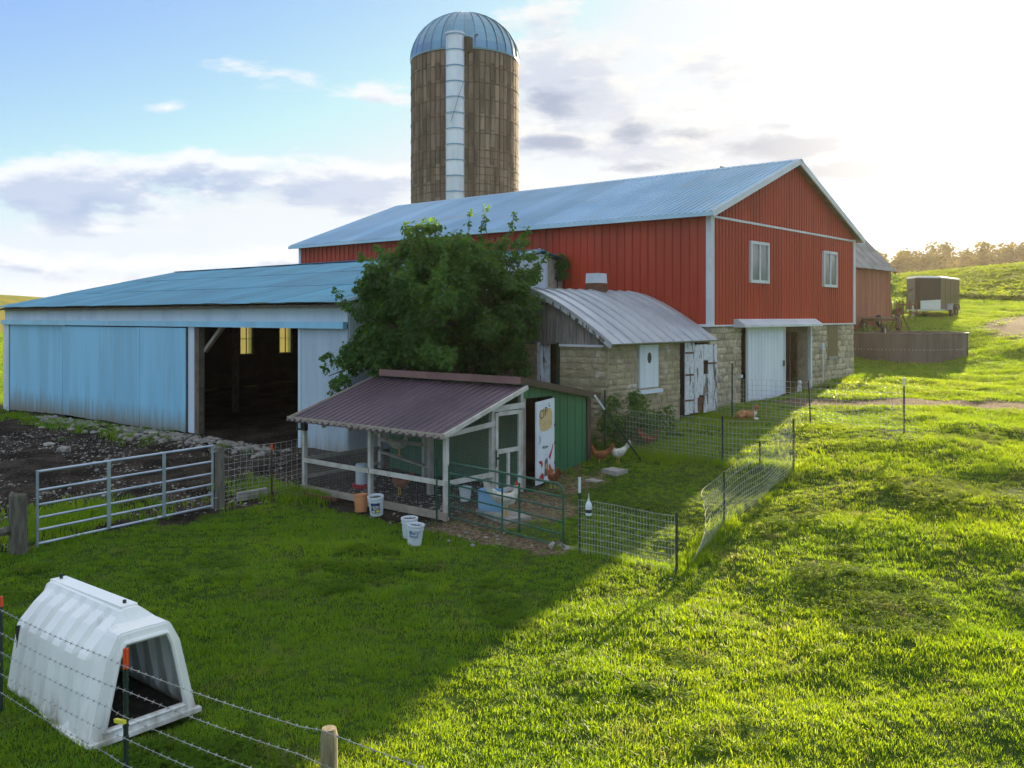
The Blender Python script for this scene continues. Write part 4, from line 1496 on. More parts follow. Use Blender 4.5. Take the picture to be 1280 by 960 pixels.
# ------------------------------------------------------------------ chicken coop run (timber frame, maroon roof)
CX0, CX1, CY0, CY1 = -17.2, -12.64, 12.9, 15.22
coop = thing('chicken_coop', 'open timber chicken run with maroon ribbed roof and wire sides', 'chicken coop', (-15, 14, 0))
PW = .09


def cb(name, a, b_, mat=lumber_white, w=.09, h=.09, parent=None):
    f = MB()
    f.beam(a, b_, w, h)
    return f.build(name, mat, parent or coop)


def roofz(y):
    return 1.74 + (y - CY0) * (2.50 - 1.74) / (CY1 - CY0)


for x_ in (CX0, -14.9, CX1):
    cb('post', (x_, CY0, -.1), (x_, CY0, 1.70))
for (x_, y_) in ((CX0, CY1), (CX1, CY1), (CX1, 14.27), (-15.6, CY1 - .03)):
    cb('post', (x_, y_, 0), (x_, y_, roofz(y_) - .06))
cb('post', (-14.2, 14.0, 0), (-14.2, 14.0, roofz(14.0) - .06), lumber, .11, .11)
for (xa, xb) in ((CX0, -14.9), (-14.9, CX1)):
    cb('rail', (xa + .045, CY0 - .062, .71), (xb + (.045 if xb == CX1 else .0), CY0 - .062, .70), w=.035, h=.10)
cb('rail', (CX1 + .062, CY0 - .04, .70), (CX1 + .062, 14.27, .70), w=.035, h=.10)
cb('rail', (CX1 + .062, CY0 - .02, 1.66), (CX1 + .062, 14.3, 1.76), w=.035, h=.10)
cb('rail', (CX1 + .064, 14.2, 2.06), (CX1 + .064, 15.27, 2.08), w=.04, h=.12)
cb('rail', (CX0, CY0 + .05, .72), (CX0, CY1 - .05, .72), lumber, .04, .09)
cb('rail', (CX0 + .05, CY1 - .1, .95), (-15.6, CY1 - .1, .95), lumber, .04, .09)
cb('rail', (CX0, CY0 + .05, .30), (CX0, CY1 - .05, .34), lumber, .04, .07)
cb('sill_board', (CX0 - .05, CY0 - .06, .07), (-14.6, CY0 - .06, .06), lumber, .04, .14)
cb('sill_board', (-14.6, CY0 - .066, .05), (CX1 + .1, CY0 - .066, .05), lumber, .05, .15)
cb('roost', (-16.6, 14.75, .72), (-14.2, 14.0, .70), lumber, .12, .04)
cb('fascia', (CX0 - .28, CY0 - .27, 1.665), (CX1 + .22, CY0 - .27, 1.665), lumber, .04, .09)
for x_ in (CX0 - .24, CX1 + .18):
    cb('barge_board', (x_, CY0 - .24, 1.665), (x_, CY1 + .02, roofz(CY1) - .03), lumber_white if x_ > -15 else lumber, .04, .09)
for x_ in (-16.3, -15.4, -14.5, -13.6):
    cb('rafter', (x_, CY0 - .2, 1.56), (x_, CY1, roofz(CY1) - .12), lumber, .04, .09)
ca = math.atan2(.76, CY1 - CY0)
cs, cn = math.cos(ca), math.sin(ca)
Lc = (CY1 - CY0 + .36) / cs
crm = sheet('roof_panel', rib_xs(.912 * 5.02 / 4.56 - .003, .2, .06, .034), 0, Lc, maroon)
for i in range(5):
    put('roof_panel', crm, coop, frame((CX0 - .26 + i * 1.004, CY0 - .33, roofz(CY0 - .33) - .02), X, Vector((0, cn, -cs)), Vector((0, cs, cn))))
for i in range(20):
    f = MB(); f.box((CX0 - .2 + i * .25, CY0 - .325, 1.675), (.02, .02, .02)); f.build('screw', black_plastic, coop)
# screen door in the side
f = MB()
for (a, e) in (((14.36, .30), (14.36, 1.98)), ((15.12, .30), (15.12, 1.98))):
    f.beam((CX1 + .05, a[0], a[1]), (CX1 + .05, e[0], e[1]), .05, .08, up=(0, 1, 0))
for zz in (.32, 1.15, 1.95):
    f.beam((CX1 + .053, 14.4, zz), (CX1 + .053, 15.08, zz), .05, .09)
f.beam((CX1 + .05, 14.74, .36), (CX1 + .05, 14.74, 1.10), .05, .07, up=(0, 1, 0))
sd_ = f.build('screen_door', lumber_white, coop)
f = MB(); f.span((CX1 + .08, 14.31, 1.0), (CX1 + .11, 14.42, 1.05)); f.span((CX1 + .08, 14.3, .85), (CX1 + .1, 14.33, 1.2)); f.build('hinge', steel_dark, sd_)


def netting(name, mat, parent, p0, ux, L, zlo, zhi, du, dz_, r):
    f = MB()
    p0, ux = Vector(p0), Vector(ux)
    for i in range(int(L / du) + 1):
        q = p0 + ux * (i * du)
        f.tube([q + Z * zlo, q + Z * (zhi(q) if callable(zhi) else zhi)], r, 3, caps=False)
    z_ = zlo
    zm = zhi(p0 + ux * L) if callable(zhi) else zhi
    while z_ <= zm:
        f.tube([p0 + Z * z_, p0 + ux * L + Z * z_], r, 3, caps=False)
        z_ += dz_
    return f.build(name, mat, parent)


for (p0, ux, L, zh) in (((CX0, CY0 - .03, 0), X, CX1 - CX0, 1.64), ((CX1 + .03, CY0, 0), Y, 1.3, lambda q: roofz(q.y) - .08), ((CX1 + .03, 14.4, .2), Y, .7, 1.7), ((CX0 - .03, CY0, 0), Y, CY1 - CY0, lambda q: roofz(q.y) - .08)):
    netting('wire_netting', wire_m, coop, p0, ux, L, .05, zh, .05, .05, .0009)
# solar lamp box on the corner post
lamp = thing('solar_light', 'small black box lamp with pale screen on coop corner post', 'lamp', (CX0, CY0 - .12, 1.52))
f = MB(); f.span((CX0 - .10, CY0 - .17, 1.40), (CX0 + .22, CY0 - .07, 1.62)); f.build('housing', black_plastic, lamp)
f = MB(); f.span((CX0 + .0, CY0 - .18, 1.45), (CX0 + .075, CY0 - .169, 1.575)); f.build('screen', shed_white, lamp)
# ------------------------------------------------------------------ green chicken house behind it
gh = thing('chicken_house', 'green metal chicken house with painted white door standing ajar', 'chicken house', (-14.8, 16.5, .3))
GX0, GX1, GY0, GY1 = -16.95, -12.66, 15.3, 17.82


def gtop(y):
    return 2.60 - (y - GY0) * .19


DZ = 2.20
for (a, e, zb) in ((15.30, 15.40, None), (16.36, GY1, None)):
    n = max(1, round((e - a) / .3))
    for i in range(n):
        w = (e - a) / n
        ya_ = a + i * w
        me = sheet('siding_panel', [(0, 0), (0.004, -.016), (.03, -.016), (.045, 0), (w / 2 - .01, 0), (w / 2, -.006), (w / 2 + .01, 0), (w - .002, 0)], T(GX1, ya_) - .1, lambda x, ya_=ya_: gtop(ya_ + x), green)
        put('siding_panel', me, gh, frame((GX1, ya_, 0), *RIGHT))
me = sheet('siding_panel', rib_xs(.955, .24, .04, .014), DZ, lambda x: gtop(15.4 + x), green)
put('siding_panel', me, gh, frame((GX1, 15.4, 0), *RIGHT))
nfp = 8
for i in range(nfp):
    w = (GX1 - GX0) / nfp
    put('siding_panel', MATS.setdefault('_gp', sheet('siding_panel', rib_xs(w - .003, .25, .04, .014), .1, 2.58, green)), gh, frame((GX0 + i * w, GY0, 0), *FRONT))
f = MB()
f.span((GX0, GY1 - .06, .2), (GX1 - .02, GY1, gtop(GY1) - .02)); f.span((GX0, GY0 + .03, .1), (GX0 + .06, GY1 - .07, gtop(GY1) - .02)); f.span((GX1 - .12, 16.42, .2), (GX1 - .03, GY1 - .07, 2.1)); f.span((GX0 + .07, GY0 + .04, .1), (GX1 - .02, GY0 + .09, 2.5)); f.span((GX0 + .4, 16.6, .1), (GX1 - .7, 16.7, 2.2))
f.build('wall_frame', dark_in, gh)
f = MB(); f.prism([(GX0 - .12, GY0 - .2, 2.64), (GX0 - .12, GY1 + .25, gtop(GY1) - .02), (GX0 - .12, GY1 + .25, gtop(GY1) + .03), (GX0 - .12, GY0 - .2, 2.69)], (GX1 - GX0 + .24, 0, 0)); f.build('roof', maroon, gh)
f = MB(); f.span((GX0 - .14, GY0 - .235, 2.54), (GX1 + .14, GY0 - .205, 2.70)); f.build('fascia', maroon_trim_lit, gh)
f = MB(); f.beam((GX1 + .135, GY0 - .2, 2.62), (GX1 + .135, GY1 + .27, gtop(GY1) - .035), .03, .15); f.build('barge_trim', brown_trim_shaded, gh)
f = MB(); f.span((GX1 - .03, GY1 - .12, .3), (GX1 + .035, GY1 + .03, gtop(GY1) - .08)); f.build('corner_trim', brown_trim_shaded, gh)
f = MB(); f.span((GX1 - .1, 15.33, .25), (GX1 + .02, 15.4, DZ)); f.build('door_jamb', lumber, gh)
# painted door leaf, hinged on its right edge
ha = R(13)
hd = Vector((math.sin(ha), -math.cos(ha), 0))           # from hinge to free edge
hn = Vector((math.cos(ha), math.sin(ha), 0))            # outward
hp = Vector((GX1 + .05, 16.33, 0))
zb_, zt_ = .34, 2.16
f = MB(); f.prism([hp + Z * zb_, hp + hd * .92 + Z * (zb_ - .02), hp + hd * .92 + Z * (zt_ - .03), hp + Z * zt_], hn * .04)
pd = f.build('door', sign_white, gh)


def onDoor(u, z, h=.043):
    """u from the free edge (left in view) to the hinge, metres"""
    return hp + hd * (.92 - u) + hn * h + Z * z


def blot(name, mat, pts, h=.042):
    f = MB()
    f.prism([onDoor(u, z, h) for u, z in pts], hn * .003)
    f.build(name, mat, pd)


def ell(u, z, a, c, n=18, sq=2.6, wob=0.):
    r = random.Random(int(u * 1000 + z * 100))
    P = []
    for i in range(n):
        t_ = 2 * math.pi * i / n
        ct, st = math.cos(t_), math.sin(t_)
        k = 1 + r.uniform(-wob, wob)
        P.append((u + a * k * math.copysign(abs(ct) ** (2 / sq), ct), z + c * k * math.copysign(abs(st) ** (2 / sq), st)))
    return P


blot('painted_patch', tan_paint, ell(.46, 1.72, .34, .25, 22, 3.2, .05))
for (u, z, a, c, w_) in ((.26, 1.86, .10, .09, 0),):
    pass
DM = Matrix(((-hd.x, 0, hn.x, 0), (-hd.y, 0, hn.y, 0), (0, 1, 0, 0), (0, 0, 0, 1)))


def door_text(body, size, u, z, mat=black_ink):
    q = onDoor(u, z, .047)
    M = Matrix.Translation(q - ORG[pd.name]) @ DM
    return text(body, size, mat, pd, M)


door_text('C', .27, .21, 1.84); door_text('I', .27, .34, 1.86); door_text('P', .27, .46, 1.89)
door_text('..', .10, .30, 1.64)
door_text('N.Low', .10, .42, 1.11)
blot('painted_crescent', black_ink, [(.10, 1.20), (.15, 1.23), (.17, 1.29), (.15, 1.36), (.10, 1.39), (.13, 1.34), (.14, 1.29), (.13, 1.24)])
blot('painted_hook', black_ink, [(.60, 2.08), (.62, 2.0), (.68, 1.98), (.68, 2.0), (.64, 2.02), (.62, 2.08)])
for P in ([(.60, .86), (.68, .80), (.80, 1.0), (.86, 1.13), (.82, 1.13), (.76, 1.02), (.66, .93)], [(.10, .84), (.26, .82), (.30, .74), (.24, .66), (.20, .76), (.12, .78)], [(.60, .68), (.66, .70), (.70, .58), (.88, .54), (.88, .49), (.70, .5), (.62, .56)], [(.14, .50), (.26, .56), (.36, .50), (.34, .40), (.26, .36), (.22, .46), (.12, .36)]):
    blot('painted_comb', red_paint, P)
blot('painted_trunk', dark_wood, [(.38, .46), (.56, .46), (.55, .82), (.48, .86), (.40, .80)])
blot('painted_patch', tan_paint, [(.42, .62), (.49, .62), (.50, .72), (.45, .74)], .046)
blot('painted_square', orange_paint, [(.56, .36), (.80, .36), (.80, .58), (.56, .58)], .0455)
for zz in (.7, 1.15, 1.55):
    f = MB(); f.tube([hp + hn * .05 + Z * (zz - .03), hp + hn * .05 + Z * (zz + .03)], .02, 6); f.build('hinge', brown_trim_shaded, pd)

# ------------------------------------------------------------------ things in and round the coop
fd = thing('feeder', 'white hanging poultry feeder with red base inside the coop', 'feeder', (-16.2, 13.75, T(-16.2, 13.75)))
f = MB(); f.lathe([(.0, .55), (.13, .55), (.14, .5), (.135, .09), (.0, .09)], (-16.2, 13.75, ORG[fd.name].z), 18); f.build('hopper', white_plastic, fd, smooth=False)
f = MB(); f.lathe([(.0, .0), (.2, .0), (.215, .09), (.19, .09), (.16, .04), (.0, .05)], (-16.2, 13.75, ORG[fd.name].z), 20); f.build('base', red_plastic, fd)


def bucket(label, loc, rot, scale, mat, fillz, kind):
    b_ = thing('bucket', label, 'bucket', loc, 0, 'buckets of gravel in front of the coop')
    b_.rotation_euler = rot
    b_.scale = (scale,) * 3
    f = MB()
    f.lathe([(0, 0), (.118, 0), (.122, .01), (.146, .33), (.155, .332), (.158, .35), (.156, .372), (.147, .375), (.140, .36), (.116, .03), (0, .03)], n=24)
    if kind != 'pot':
        f.lathe([(.142, .285), (.153, .287), (.153, .297), (.144, .30)], n=24)
    f.build('shell', mat, b_, local=True, smooth=False)
    f = MB()
    r = random.Random(int(loc[0] * 100))
    f.lathe([(0, fillz), (.128, fillz - .01), (.128, fillz - .05)], n=14)
    for i in range(34):
        a, q = r.uniform(0, 6.3), .115 * math.sqrt(r.random())
        rock(f, (q * math.cos(a), q * math.sin(a), fillz), r.uniform(.012, .026), r)
    f.build('gravel', dirt_m, b_, local=True)
    return b_


toc = math.degrees(math.atan2(-12.14, 13.85))          # the way to the camera
b1 = bucket('terracotta-coloured plastic bucket leaning left of the labelled white bucket', (-14.50, 12.30, T(-14.50, 12.30) - .01), (R(-3), R(-4), .3), .98, orange_plastic, .31, 'pot')
b2 = bucket('white bucket with black printed label tilted against the sill board', (-14.02, 12.30, T(-14.02, 12.30) + .0), (R(7), R(3), 0), 1.06, white_plastic, .335, 'lid')
b3 = bucket('plain white bucket behind the bucket with blue writing', (-12.22, 11.52, T(-12.22, 11.52) - .01), (R(1), R(-1), 1.1), 1.0, white_plastic, .345, 'pail')
b4 = bucket('white bucket with blue handwriting, nearest the lawn', (-11.78, 11.22, T(-11.78, 11.22) - .01), (R(-2), R(4), 0), 1.0, white_plastic, .335, 'pail')


def wrap(name, mat, b_, a0, a1, z0, z1, off, n=8):
    """print wrapped round a bucket"""
    f = MB()
    rad = lambda z: .122 + (z - .01) * .075 + off
    f.loft([[(rad(z) * math.cos(a0 + (a1 - a0) * i / n), rad(z) * math.sin(a0 + (a1 - a0) * i / n), z) for i in range(n + 1)] for z in (z0, z1)] +
           [[((rad(z) + .002) * math.cos(a0 + (a1 - a0) * i / n), (rad(z) + .002) * math.sin(a0 + (a1 - a0) * i / n), z) for i in range(n + 1)] for z in (z1, z0)], False, closed=False)
    return f.build(name, mat, b_, local=True)


fa = math.atan2(-12.3, 13.86)
lab = wrap('label', black_ink, b2, fa - .75, fa + .55, .07, .265, .001)
wrap('label_band', blue_ink, b2, fa - .6, fa + .25, .225, .25, .0035)
wrap('label_bar', yellow_plastic, b2, fa - .05, fa + .48, .085, .125, .0035)
wrap('label_bar', white_ink, b2, fa - .65, fa - .18, .085, .115, .0035)


def wrapped_text(body, size, b_, ang, z, mat, step):
    n = len(body)
    for i, ch in enumerate(body):
        if ch == ' ': continue
        a = ang + (i - (n - 1) / 2) * step
        r_ = .122 + (z - .01) * .075 + .0045
        M = Matrix.Translation((r_ * math.cos(a), r_ * math.sin(a), z)) @ Matrix.Rotation(a + R(90), 4, 'Z') @ Matrix.Rotation(R(90), 4, 'X')
        text(ch, size, mat, b_, M)


wrapped_text('HYDRO', .06, b2, fa - .1, .19, white_ink, .21)
wrapped_text('BOND', .05, b2, fa - .05, .148, white_ink, .19)
wrapped_text("Blue's", .085, b4, fa - .25, .24, blue_ink, .19)
wrapped_text('Pretzels', .06, b4, fa - .2, .175, blue_ink, .15)
f = MB(); f.tube([(.15 * math.cos(fa - .2 + i * .14), .15 * math.sin(fa - .2 + i * .14), .13 + i * .026) for i in range(7)], .004, 4); f.build('bail', galv, b4, local=True)
f = MB(); f.tube([(.162 * math.cos(fa - .5 + i * .12), .162 * math.sin(fa - .5 + i * .12), .28 - .05 * math.sin(i * .5)) for i in range(7)], .004, 4); f.build('bail', galv, b3, local=True)
# small bucket inside, jug, slab, step, bottle
wb = thing('pail', 'small white pail on the ground inside the coop by the side rail', 'bucket', (-13.1, 13.95, T(-13.1, 13.95)))
f = MB(); f.lathe([(0, 0), (.1, 0), (.13, .3), (.14, .3), (.14, .32), (.125, .32), (.1, .03), (0, .03)], n=18); f.build('shell', white_plastic, wb, local=True)
zz = T(-11.9, 13.55)
slab = MB()
slab.prism([(-12.25, 13.35, zz + .0), (-11.15, 12.95, zz + .0), (-10.95, 13.5, zz + .0), (-12.0, 13.9, zz + .0)], (0, 0, .10))
o = slab.build('paving_slab', concrete)
tag(o, 'grey concrete slab under the white rooster behind the green gate', 'paving slab')
jug = thing('water_tub', 'cut-down pale blue plastic tub on the slab beside the rooster', 'tub', (-11.95, 13.48, zz + .10), R(20))
f = MB(); f.loft([[(-.21 * k, -.17 * k, z), (.21 * k, -.17 * k, z), (.24 * k, -.1 * k, z), (.24 * k, .1 * k, z), (.21 * k, .17 * k, z), (-.21 * k, .17 * k, z), (-.24 * k, .1 * k, z), (-.24 * k, -.1 * k, z)] for k, z in ((.92, 0), (1, .06), (1, .34), (1.04, .36), (1.04, .40), (.97, .40), (.95, .08))], True); f.build('shell', blue_plastic, jug, local=True)
st = MB(); st.prism([(-11.75, 17.0, .36), (-11.3, 16.95, .36), (-11.25, 17.35, .36), (-11.7, 17.4, .36)], (0, 0, .17)); o = st.build('stepping_block', concrete); o.location.z = T(-11.5, 17.2) - .42; tag(o, 'low concrete block lying on grass near the chicken house', 'concrete block')
st = MB(); st.prism([(-11.7, 16.3, 0), (-11.35, 16.25, 0), (-11.3, 16.5, 0), (-11.65, 16.52, 0)], (0, 0, .05)); o = st.build('flat_stone', concrete); o.location.z = T(-11.5, 16.4) - .0; tag(o, 'small flat stone on the grass in front of the concrete block', 'stone')
f = MB()
for i in range(5):
    rock(f, (-9.55 + .16 * i, 12.36 + .05 * (i % 2), T(-9.4, 12.3) + .05), .11, random.Random(i + 60), .7)
tag(f.build('block_heap', concrete), 'broken concrete lumps under the free end of the green gate', 'rubble')
bt = thing('spray_bottle', 'white bottle hung on the wire fence beside the white-tipped post', 'bottle', (-8.72, 12.26, .72))
f = MB(); f.lathe([(0, 0), (.052, 0), (.055, .02), (.055, .16), (.045, .20), (.02, .235), (.014, .25), (0, .25)], n=14); f.build('body', white_plastic, bt, local=True)
f = MB(); f.lathe([(.016, .25), (.016, .27), (.008, .275), (.005, .36), (0, .365)], n=10); f.build('nozzle', white_plastic, bt, local=True)
f = MB(); f.lathe([(.0565, .045), (.0565, .10)], n=14); f.build('label', black_ink, bt, local=True)
f = MB()
f.beam((-17.9, 12.15, T(-17.9, 12.15) + .03), (-16.6, 12.5, T(-16.6, 12.5) + .03), .5, .05)
tag(f.build('board', black_rail), 'dark board lying in the grass left of the coop', 'board')
f = MB(); f.beam((-16.55, 12.42, .06), (-15.5, 12.48, .06), .1, .06); tag(f.build('timber', rust), 'reddish timber offcut lying along the coop sill', 'timber')


# ------------------------------------------------------------------ fences
def t_post(name, x, y, h, parent, mat=steel_dark, tip=white_plastic, lean=(0, 0), z0=None, tipl=.18):
    z = T(x, y) if z0 is None else z0
    a = Vector((x, y, z - .15))
    e = Vector((x + lean[0], y + lean[1], z + h))
    m_ = a + (e - a) * (1 - tipl / (h + .15)) if tip else e
    f = MB()
    f.beam(a, m_, .042, .010)
    f.beam(a, m_, .010, .040)
    n = int(h / .11)
    for i in range(n):
        q = a + (m_ - a) * ((i + 1.5) / (n + 1.5))
        f.box(q, (.016, .05, .018))
    po = f.build(name, mat, parent)
    if tip:
        f = MB(); f.beam(m_, e, .046, .014); f.beam(m_, e, .013, .045); f.build('tip', tip, po)
    return po


def mesh_run(name, mat, parent, path, zfun, h, du, rows, r, curl=0, bulge=0.):
    """welded wire along a polyline; curl: metres by which the free end curls over"""
    P = [Vector((a, e, 0)) for a, e in path]
    L = [0]
    for a, e in zip(P[:-1], P[1:]): L.append(L[-1] + (e - a).length)

    def at(s):
        s = min(max(s, 0), L[-1])
        for i in range(len(P) - 1):
            if s <= L[i + 1] + 1e-9:
                return P[i].lerp(P[i + 1], (s - L[i]) / (L[i + 1] - L[i])), (P[i + 1] - P[i]).normalized()

    def pt(s, v):
        q, d = at(s)
        n_ = Vector((-d.y, d.x, 0))
        off = bulge * math.sin(math.pi * v) * (1 + .4 * math.sin(2.1 * s))
        zz_ = zfun(q.x, q.y) + v * h
        if curl:
            k = max(0., 1 - s / 1.0)
            off += curl * k * k * (.35 + .65 * v)
            zz_ += .06 * k * k
        q = q + n_ * off
        return Vector((q.x, q.y, zz_ + .012 * math.sin(3 * s)))
    f = MB()
    n = int(L[-1] / du)
    for v in rows:
        f.tube([pt(L[-1] * i / n, v) for i in range(n + 1)], r, 3, caps=False)
    for i in range(n + 1):
        if curl and L[-1] * i / n < .55: continue
        f.tube([pt(L[-1] * i / n, v) for v in (0, .25, .5, .75, 1)], r * .9, 3, caps=False)
    return f.build(name, mat, parent)


GR = [0, .07, .14, .22, .30, .39, .49, .60, .72, .85, 1]
# fence from the yard gate to the coop
f1 = thing('yard_fence', 'square wire fence between the yard gate post and coop corner', 'fence', (-17, 11.5, 0))
mesh_run('netting', wire_m, f1, [(-16.95, 10.6), (-17.22, 12.85)], lambda x, y: T(x, y) + .05, 1.15, .16, GR, .004)
t_post('post', -17.05, 11.9, 1.2, f1, steel_brown, orange_paint, tipl=.14)
f = MB(); f.beam((-17.3, 11.2, .08), (-17.25, 11.9, .1), .12, .18); f.build('block', concrete, f1)
# yard gate posts
for (x_, y_, h_, r_, lb) in ((-16.9, 10.52, 1.28, .10, 'weathered wooden post at the right end of the silver gate'), (-16.25, 6.3, 1.02, .15, 'thick weathered wooden post at the left end of the silver gate')):
    f = MB()
    z_ = T(x_, y_)
    f.tube([(x_, y_, z_ - .3), (x_, y_, z_ + .4), (x_ + .01, y_ - .01, z_ + h_ - .02), (x_ + .01, y_, z_ + h_)], [r_, r_ * .97, r_ * .93, r_ * .8], 12)
    o = f.build('gate_post', post_wood)
    tag(o, lb, 'post', 'wooden posts of the yard gate')
# silver tube gate
gt = thing('yard_gate', 'silver six-bar tube gate closing the muddy yard', 'gate', (-16.5, 8.4, 0))
g0, g1 = Vector((-16.28, 6.62, 0)), Vector((-16.86, 10.32, 0))
gzl, gzr = .10, .09
HG = 1.24


def gp(u, v):
    q = g0.lerp(g1, u)
    return Vector((q.x, q.y, gzl + (gzr - gzl) * u + HG * v))


for v in (0, .19, .36, .54, .74, 1.0):
    f = MB(); f.tube([gp(0, v), gp(1, v)], .024 if v in (0, 1.0) else .022, 8); f.build('rail', galv, gt)
for u in (0, 1):
    f = MB(); f.tube([gp(u, -.04), gp(u, 1.02)], .026, 8); f.build('stile', galv, gt)
for u in (.36, .68):
    f = MB(); f.beam(gp(u, 0) + Vector((.03, 0, 0)), gp(u, 1.0) + Vector((.03, 0, 0)), .012, .07, up=(0, 1, 0)); f.build('brace', galv, gt)
f = MB(); f.tube([gp(1, .9), gp(1, .9) + Vector((0, .16, 0))], .012, 5); f.tube([gp(1, .12), gp(1, .12) + Vector((0, .16, 0))], .012, 5); f.build('hinge', galv, gt)
rl_ = MB(); rl_.tube([(-16.3, 6.25, .42), (-15.6, 2.6, .36)], [.075, .07], 8); tag(rl_.build('fence_rail', post_wood), 'round wooden rail running left from the thick gate post', 'rail')
# green tube gate with mesh
gg = thing('green_gate', 'green tube gate with wire mesh in front of the coop door', 'gate', (-10.9, 12.6, 0))
a0_, a1_ = Vector((-12.38, 12.72, 0)), Vector((-9.32, 12.36, 0))


def qp(u, v):
    q = a0_.lerp(a1_, u)
    return Vector((q.x, q.y, .08 + 1.06 * v + .02 * (1 - u)))


f = MB()
fr = [qp(.0, 0), qp(0, .92), qp(.012, .98), qp(.03, 1), qp(.96, 1), qp(.985, .97), qp(1, .88), qp(1, -.06)]
f.tube(fr, .021, 8); f.build('gate_frame', green_pipe, gg)
for v in (0, .2, .4, .6, .8):
    f = MB(); f.tube([qp(0, v), qp(1, v)], .017, 8); f.build('rail', green_pipe, gg)
f = MB(); f.beam(qp(.5, 0), qp(.5, 1), .01, .035, up=(1, 0, 0)); f.build('brace', green_pipe, gg)
netting('netting', wire_green, gg, qp(0, .02) - Z * .1 + Y * .02, (a1_ - a0_).normalized(), 3.05, .1, 1.1, .055, .11, .0013)
ho = MB(); ho.tube([(-9.36 + .13 * math.cos(q * .35), 12.3 + .02 * q / 10, .03 + .13 * abs(math.sin(q * .35))) for q in range(10)], .018, 6); o = ho.build('hoop', post_wood); tag(o, 'short bent hoop lying at the free end of the green gate', 'hoop')
for (x_, y_, h_, tip, lb) in ((-12.74, 12.74, 1.2, None, 'thin green steel post beside the coop corner'), (-10.62, 12.75, 1.12, white_plastic, 'white-tipped green steel post behind the green gate')):
    o = t_post('steel_post', x_, y_, h_, None, green_pipe, tip)
    tag(o, lb, 'post', 'green steel posts around the run')
# chicken run fence
rf = thing('run_fence', 'wire fence of the chicken run with curled panel end by the lawn', 'fence', (-8.2, 14, 0))
t_post('post', -8.92, 12.28, 1.32, rf, steel_dark, white_plastic, tipl=.26)
t_post('post', -7.08, 12.28, .99, rf, steel_dark, None)
t_post('post', -7.42, 14.5, 1.05, rf, steel_dark, None)
t_post('post', -7.9, 18.6, 1.14, rf, steel_brown, None)
t_post('post', -9.66, 18.8, 1.12, rf, steel_dark, None)
t_post('post', -8.7, 18.68, .62, rf, steel_dark, None)
zf = lambda x, y: T(x, y) + .03
mesh_run('netting', wire_m, rf, [(-8.92, 12.25), (-7.1, 12.25)], zf, .92, .055, [i / 9 for i in range(10)], .0030)
mesh_run('netting', wire_m, rf, [(-7.2, 12.75), (-7.45, 14.5), (-7.92, 18.55)], zf, .98, .10, GR, .0032, curl=-.34, bulge=-.09)
mesh_run('netting', wire_m, rf, [(-13.1, 19.3), (-9.66, 18.84), (-7.92, 18.62)], zf, 1.0, .10, GR, .0034)
lp = MB()
a_, e_ = Vector((-12.10, 17.25, 2.18)), Vector((-11.75, 18.75, T(-11.75, 18.75) - .1))
lp.beam(e_, e_.lerp(a_, .8), .042, .012); lp.beam(e_, e_.lerp(a_, .8), .012, .042)
lp_ = lp.build('leaning_post', steel_dark)
tag(lp_, 'white-tipped steel post leaning against the green chicken house', 'post')
f = MB(); f.beam(e_.lerp(a_, .8), a_, .046, .016); f.beam(e_.lerp(a_, .8), a_, .015, .045); f.build('tip', white_plastic, lp_)
o = t_post('steel_post', -12.5, 18.25, 1.7, None, steel_dark, None)
tag(o, 'tall plain steel post behind the chicken house corner', 'post')
# fence near the barn door
bf = thing('barn_fence', 'wire fence in front of the barn door ending in loose curled wires', 'fence', (-10, 24, 1))
t_post('post', -7.1, 23.4, 1.38, bf, steel_brown, white_plastic, tipl=.2)
t_post('post', -9.7, 24.0, 1.2, bf, steel_brown, None, lean=(-.08, .02))
t_post('post', -12.3, 24.55, 1.6, bf, steel_dark, None)
mesh_run('netting', wire_m, bf, [(-6.45, 23.2), (-9.7, 24.0), (-13.0, 24.7)], lambda x, y: T(x, y) + .05, 1.1, .16, GR, .0046, curl=.8)

# ------------------------------------------------------------------ barbed wire fence in the foreground
wf = thing('barbed_wire_fence', 'five-strand barbed wire fence across the near left corner', 'fence', (-7.4, 3.75, 0))
t_post('post', -9.77, 3.62, 1.2, wf, steel_dark, orange_paint, tipl=.1)
p1_ = t_post('post', -7.40, 3.72, 1.22, wf, steel_dark, orange_paint, tipl=.17)
f = MB(); f.tube([(-5.12, 4.05, -.3), (-5.12, 4.05, .6), (-5.12, 4.05, 1.05), (-5.12, 4.05, 1.10)], [.062, .062, .06, .05], 14); f.build('wooden_post', new_post, wf)
for (x_, y_, z_) in ((-9.77, 3.62, .54), (-7.40, 3.72, .62)):
    f = MB(); f.beam((x_ - .09, y_ - .045, z_ - .02), (x_ + .07, y_ - .045, z_ + .01), .03, .03); f.build('insulator', yellow_plastic, wf)
pts_ = [(-16.0, 3.3), (-12.5, 3.45), (-9.77, 3.575), (-7.40, 3.675), (-5.12, 3.98), (-2.6, 4.3), (0, 4.6)]
for k, z_ in enumerate((1.04, .82, .62, .42, .22)):
    f = MB()
    path = []
    for (a, e) in zip(pts_[:-1], pts_[1:]):
        for i in range(12):
            u = i / 12
            path.append(Vector((a[0] + (e[0] - a[0]) * u, a[1] + (e[1] - a[1]) * u, z_ + .06 - .022 * math.sin(math.pi * u) + .01 * math.sin(k * 3 + a[0]))))
    f.tube(path, .0026, 4)
    for i in range(len(path) - 1):
        n_ = 2
        for j in range(n_):
            q = path[i].lerp(path[i + 1], (j + .5) / n_)
            f.beam(q + Vector((.0, -.012, -.012)), q + Vector((.0, .012, .012)), .003, .003)
            f.beam(q + Vector((.006, -.012, .012)), q + Vector((.006, .012, -.012)), .003, .003)
            f.box(q, (.016, .009, .009))
    f.build('wire_strand', wire_m, wf)

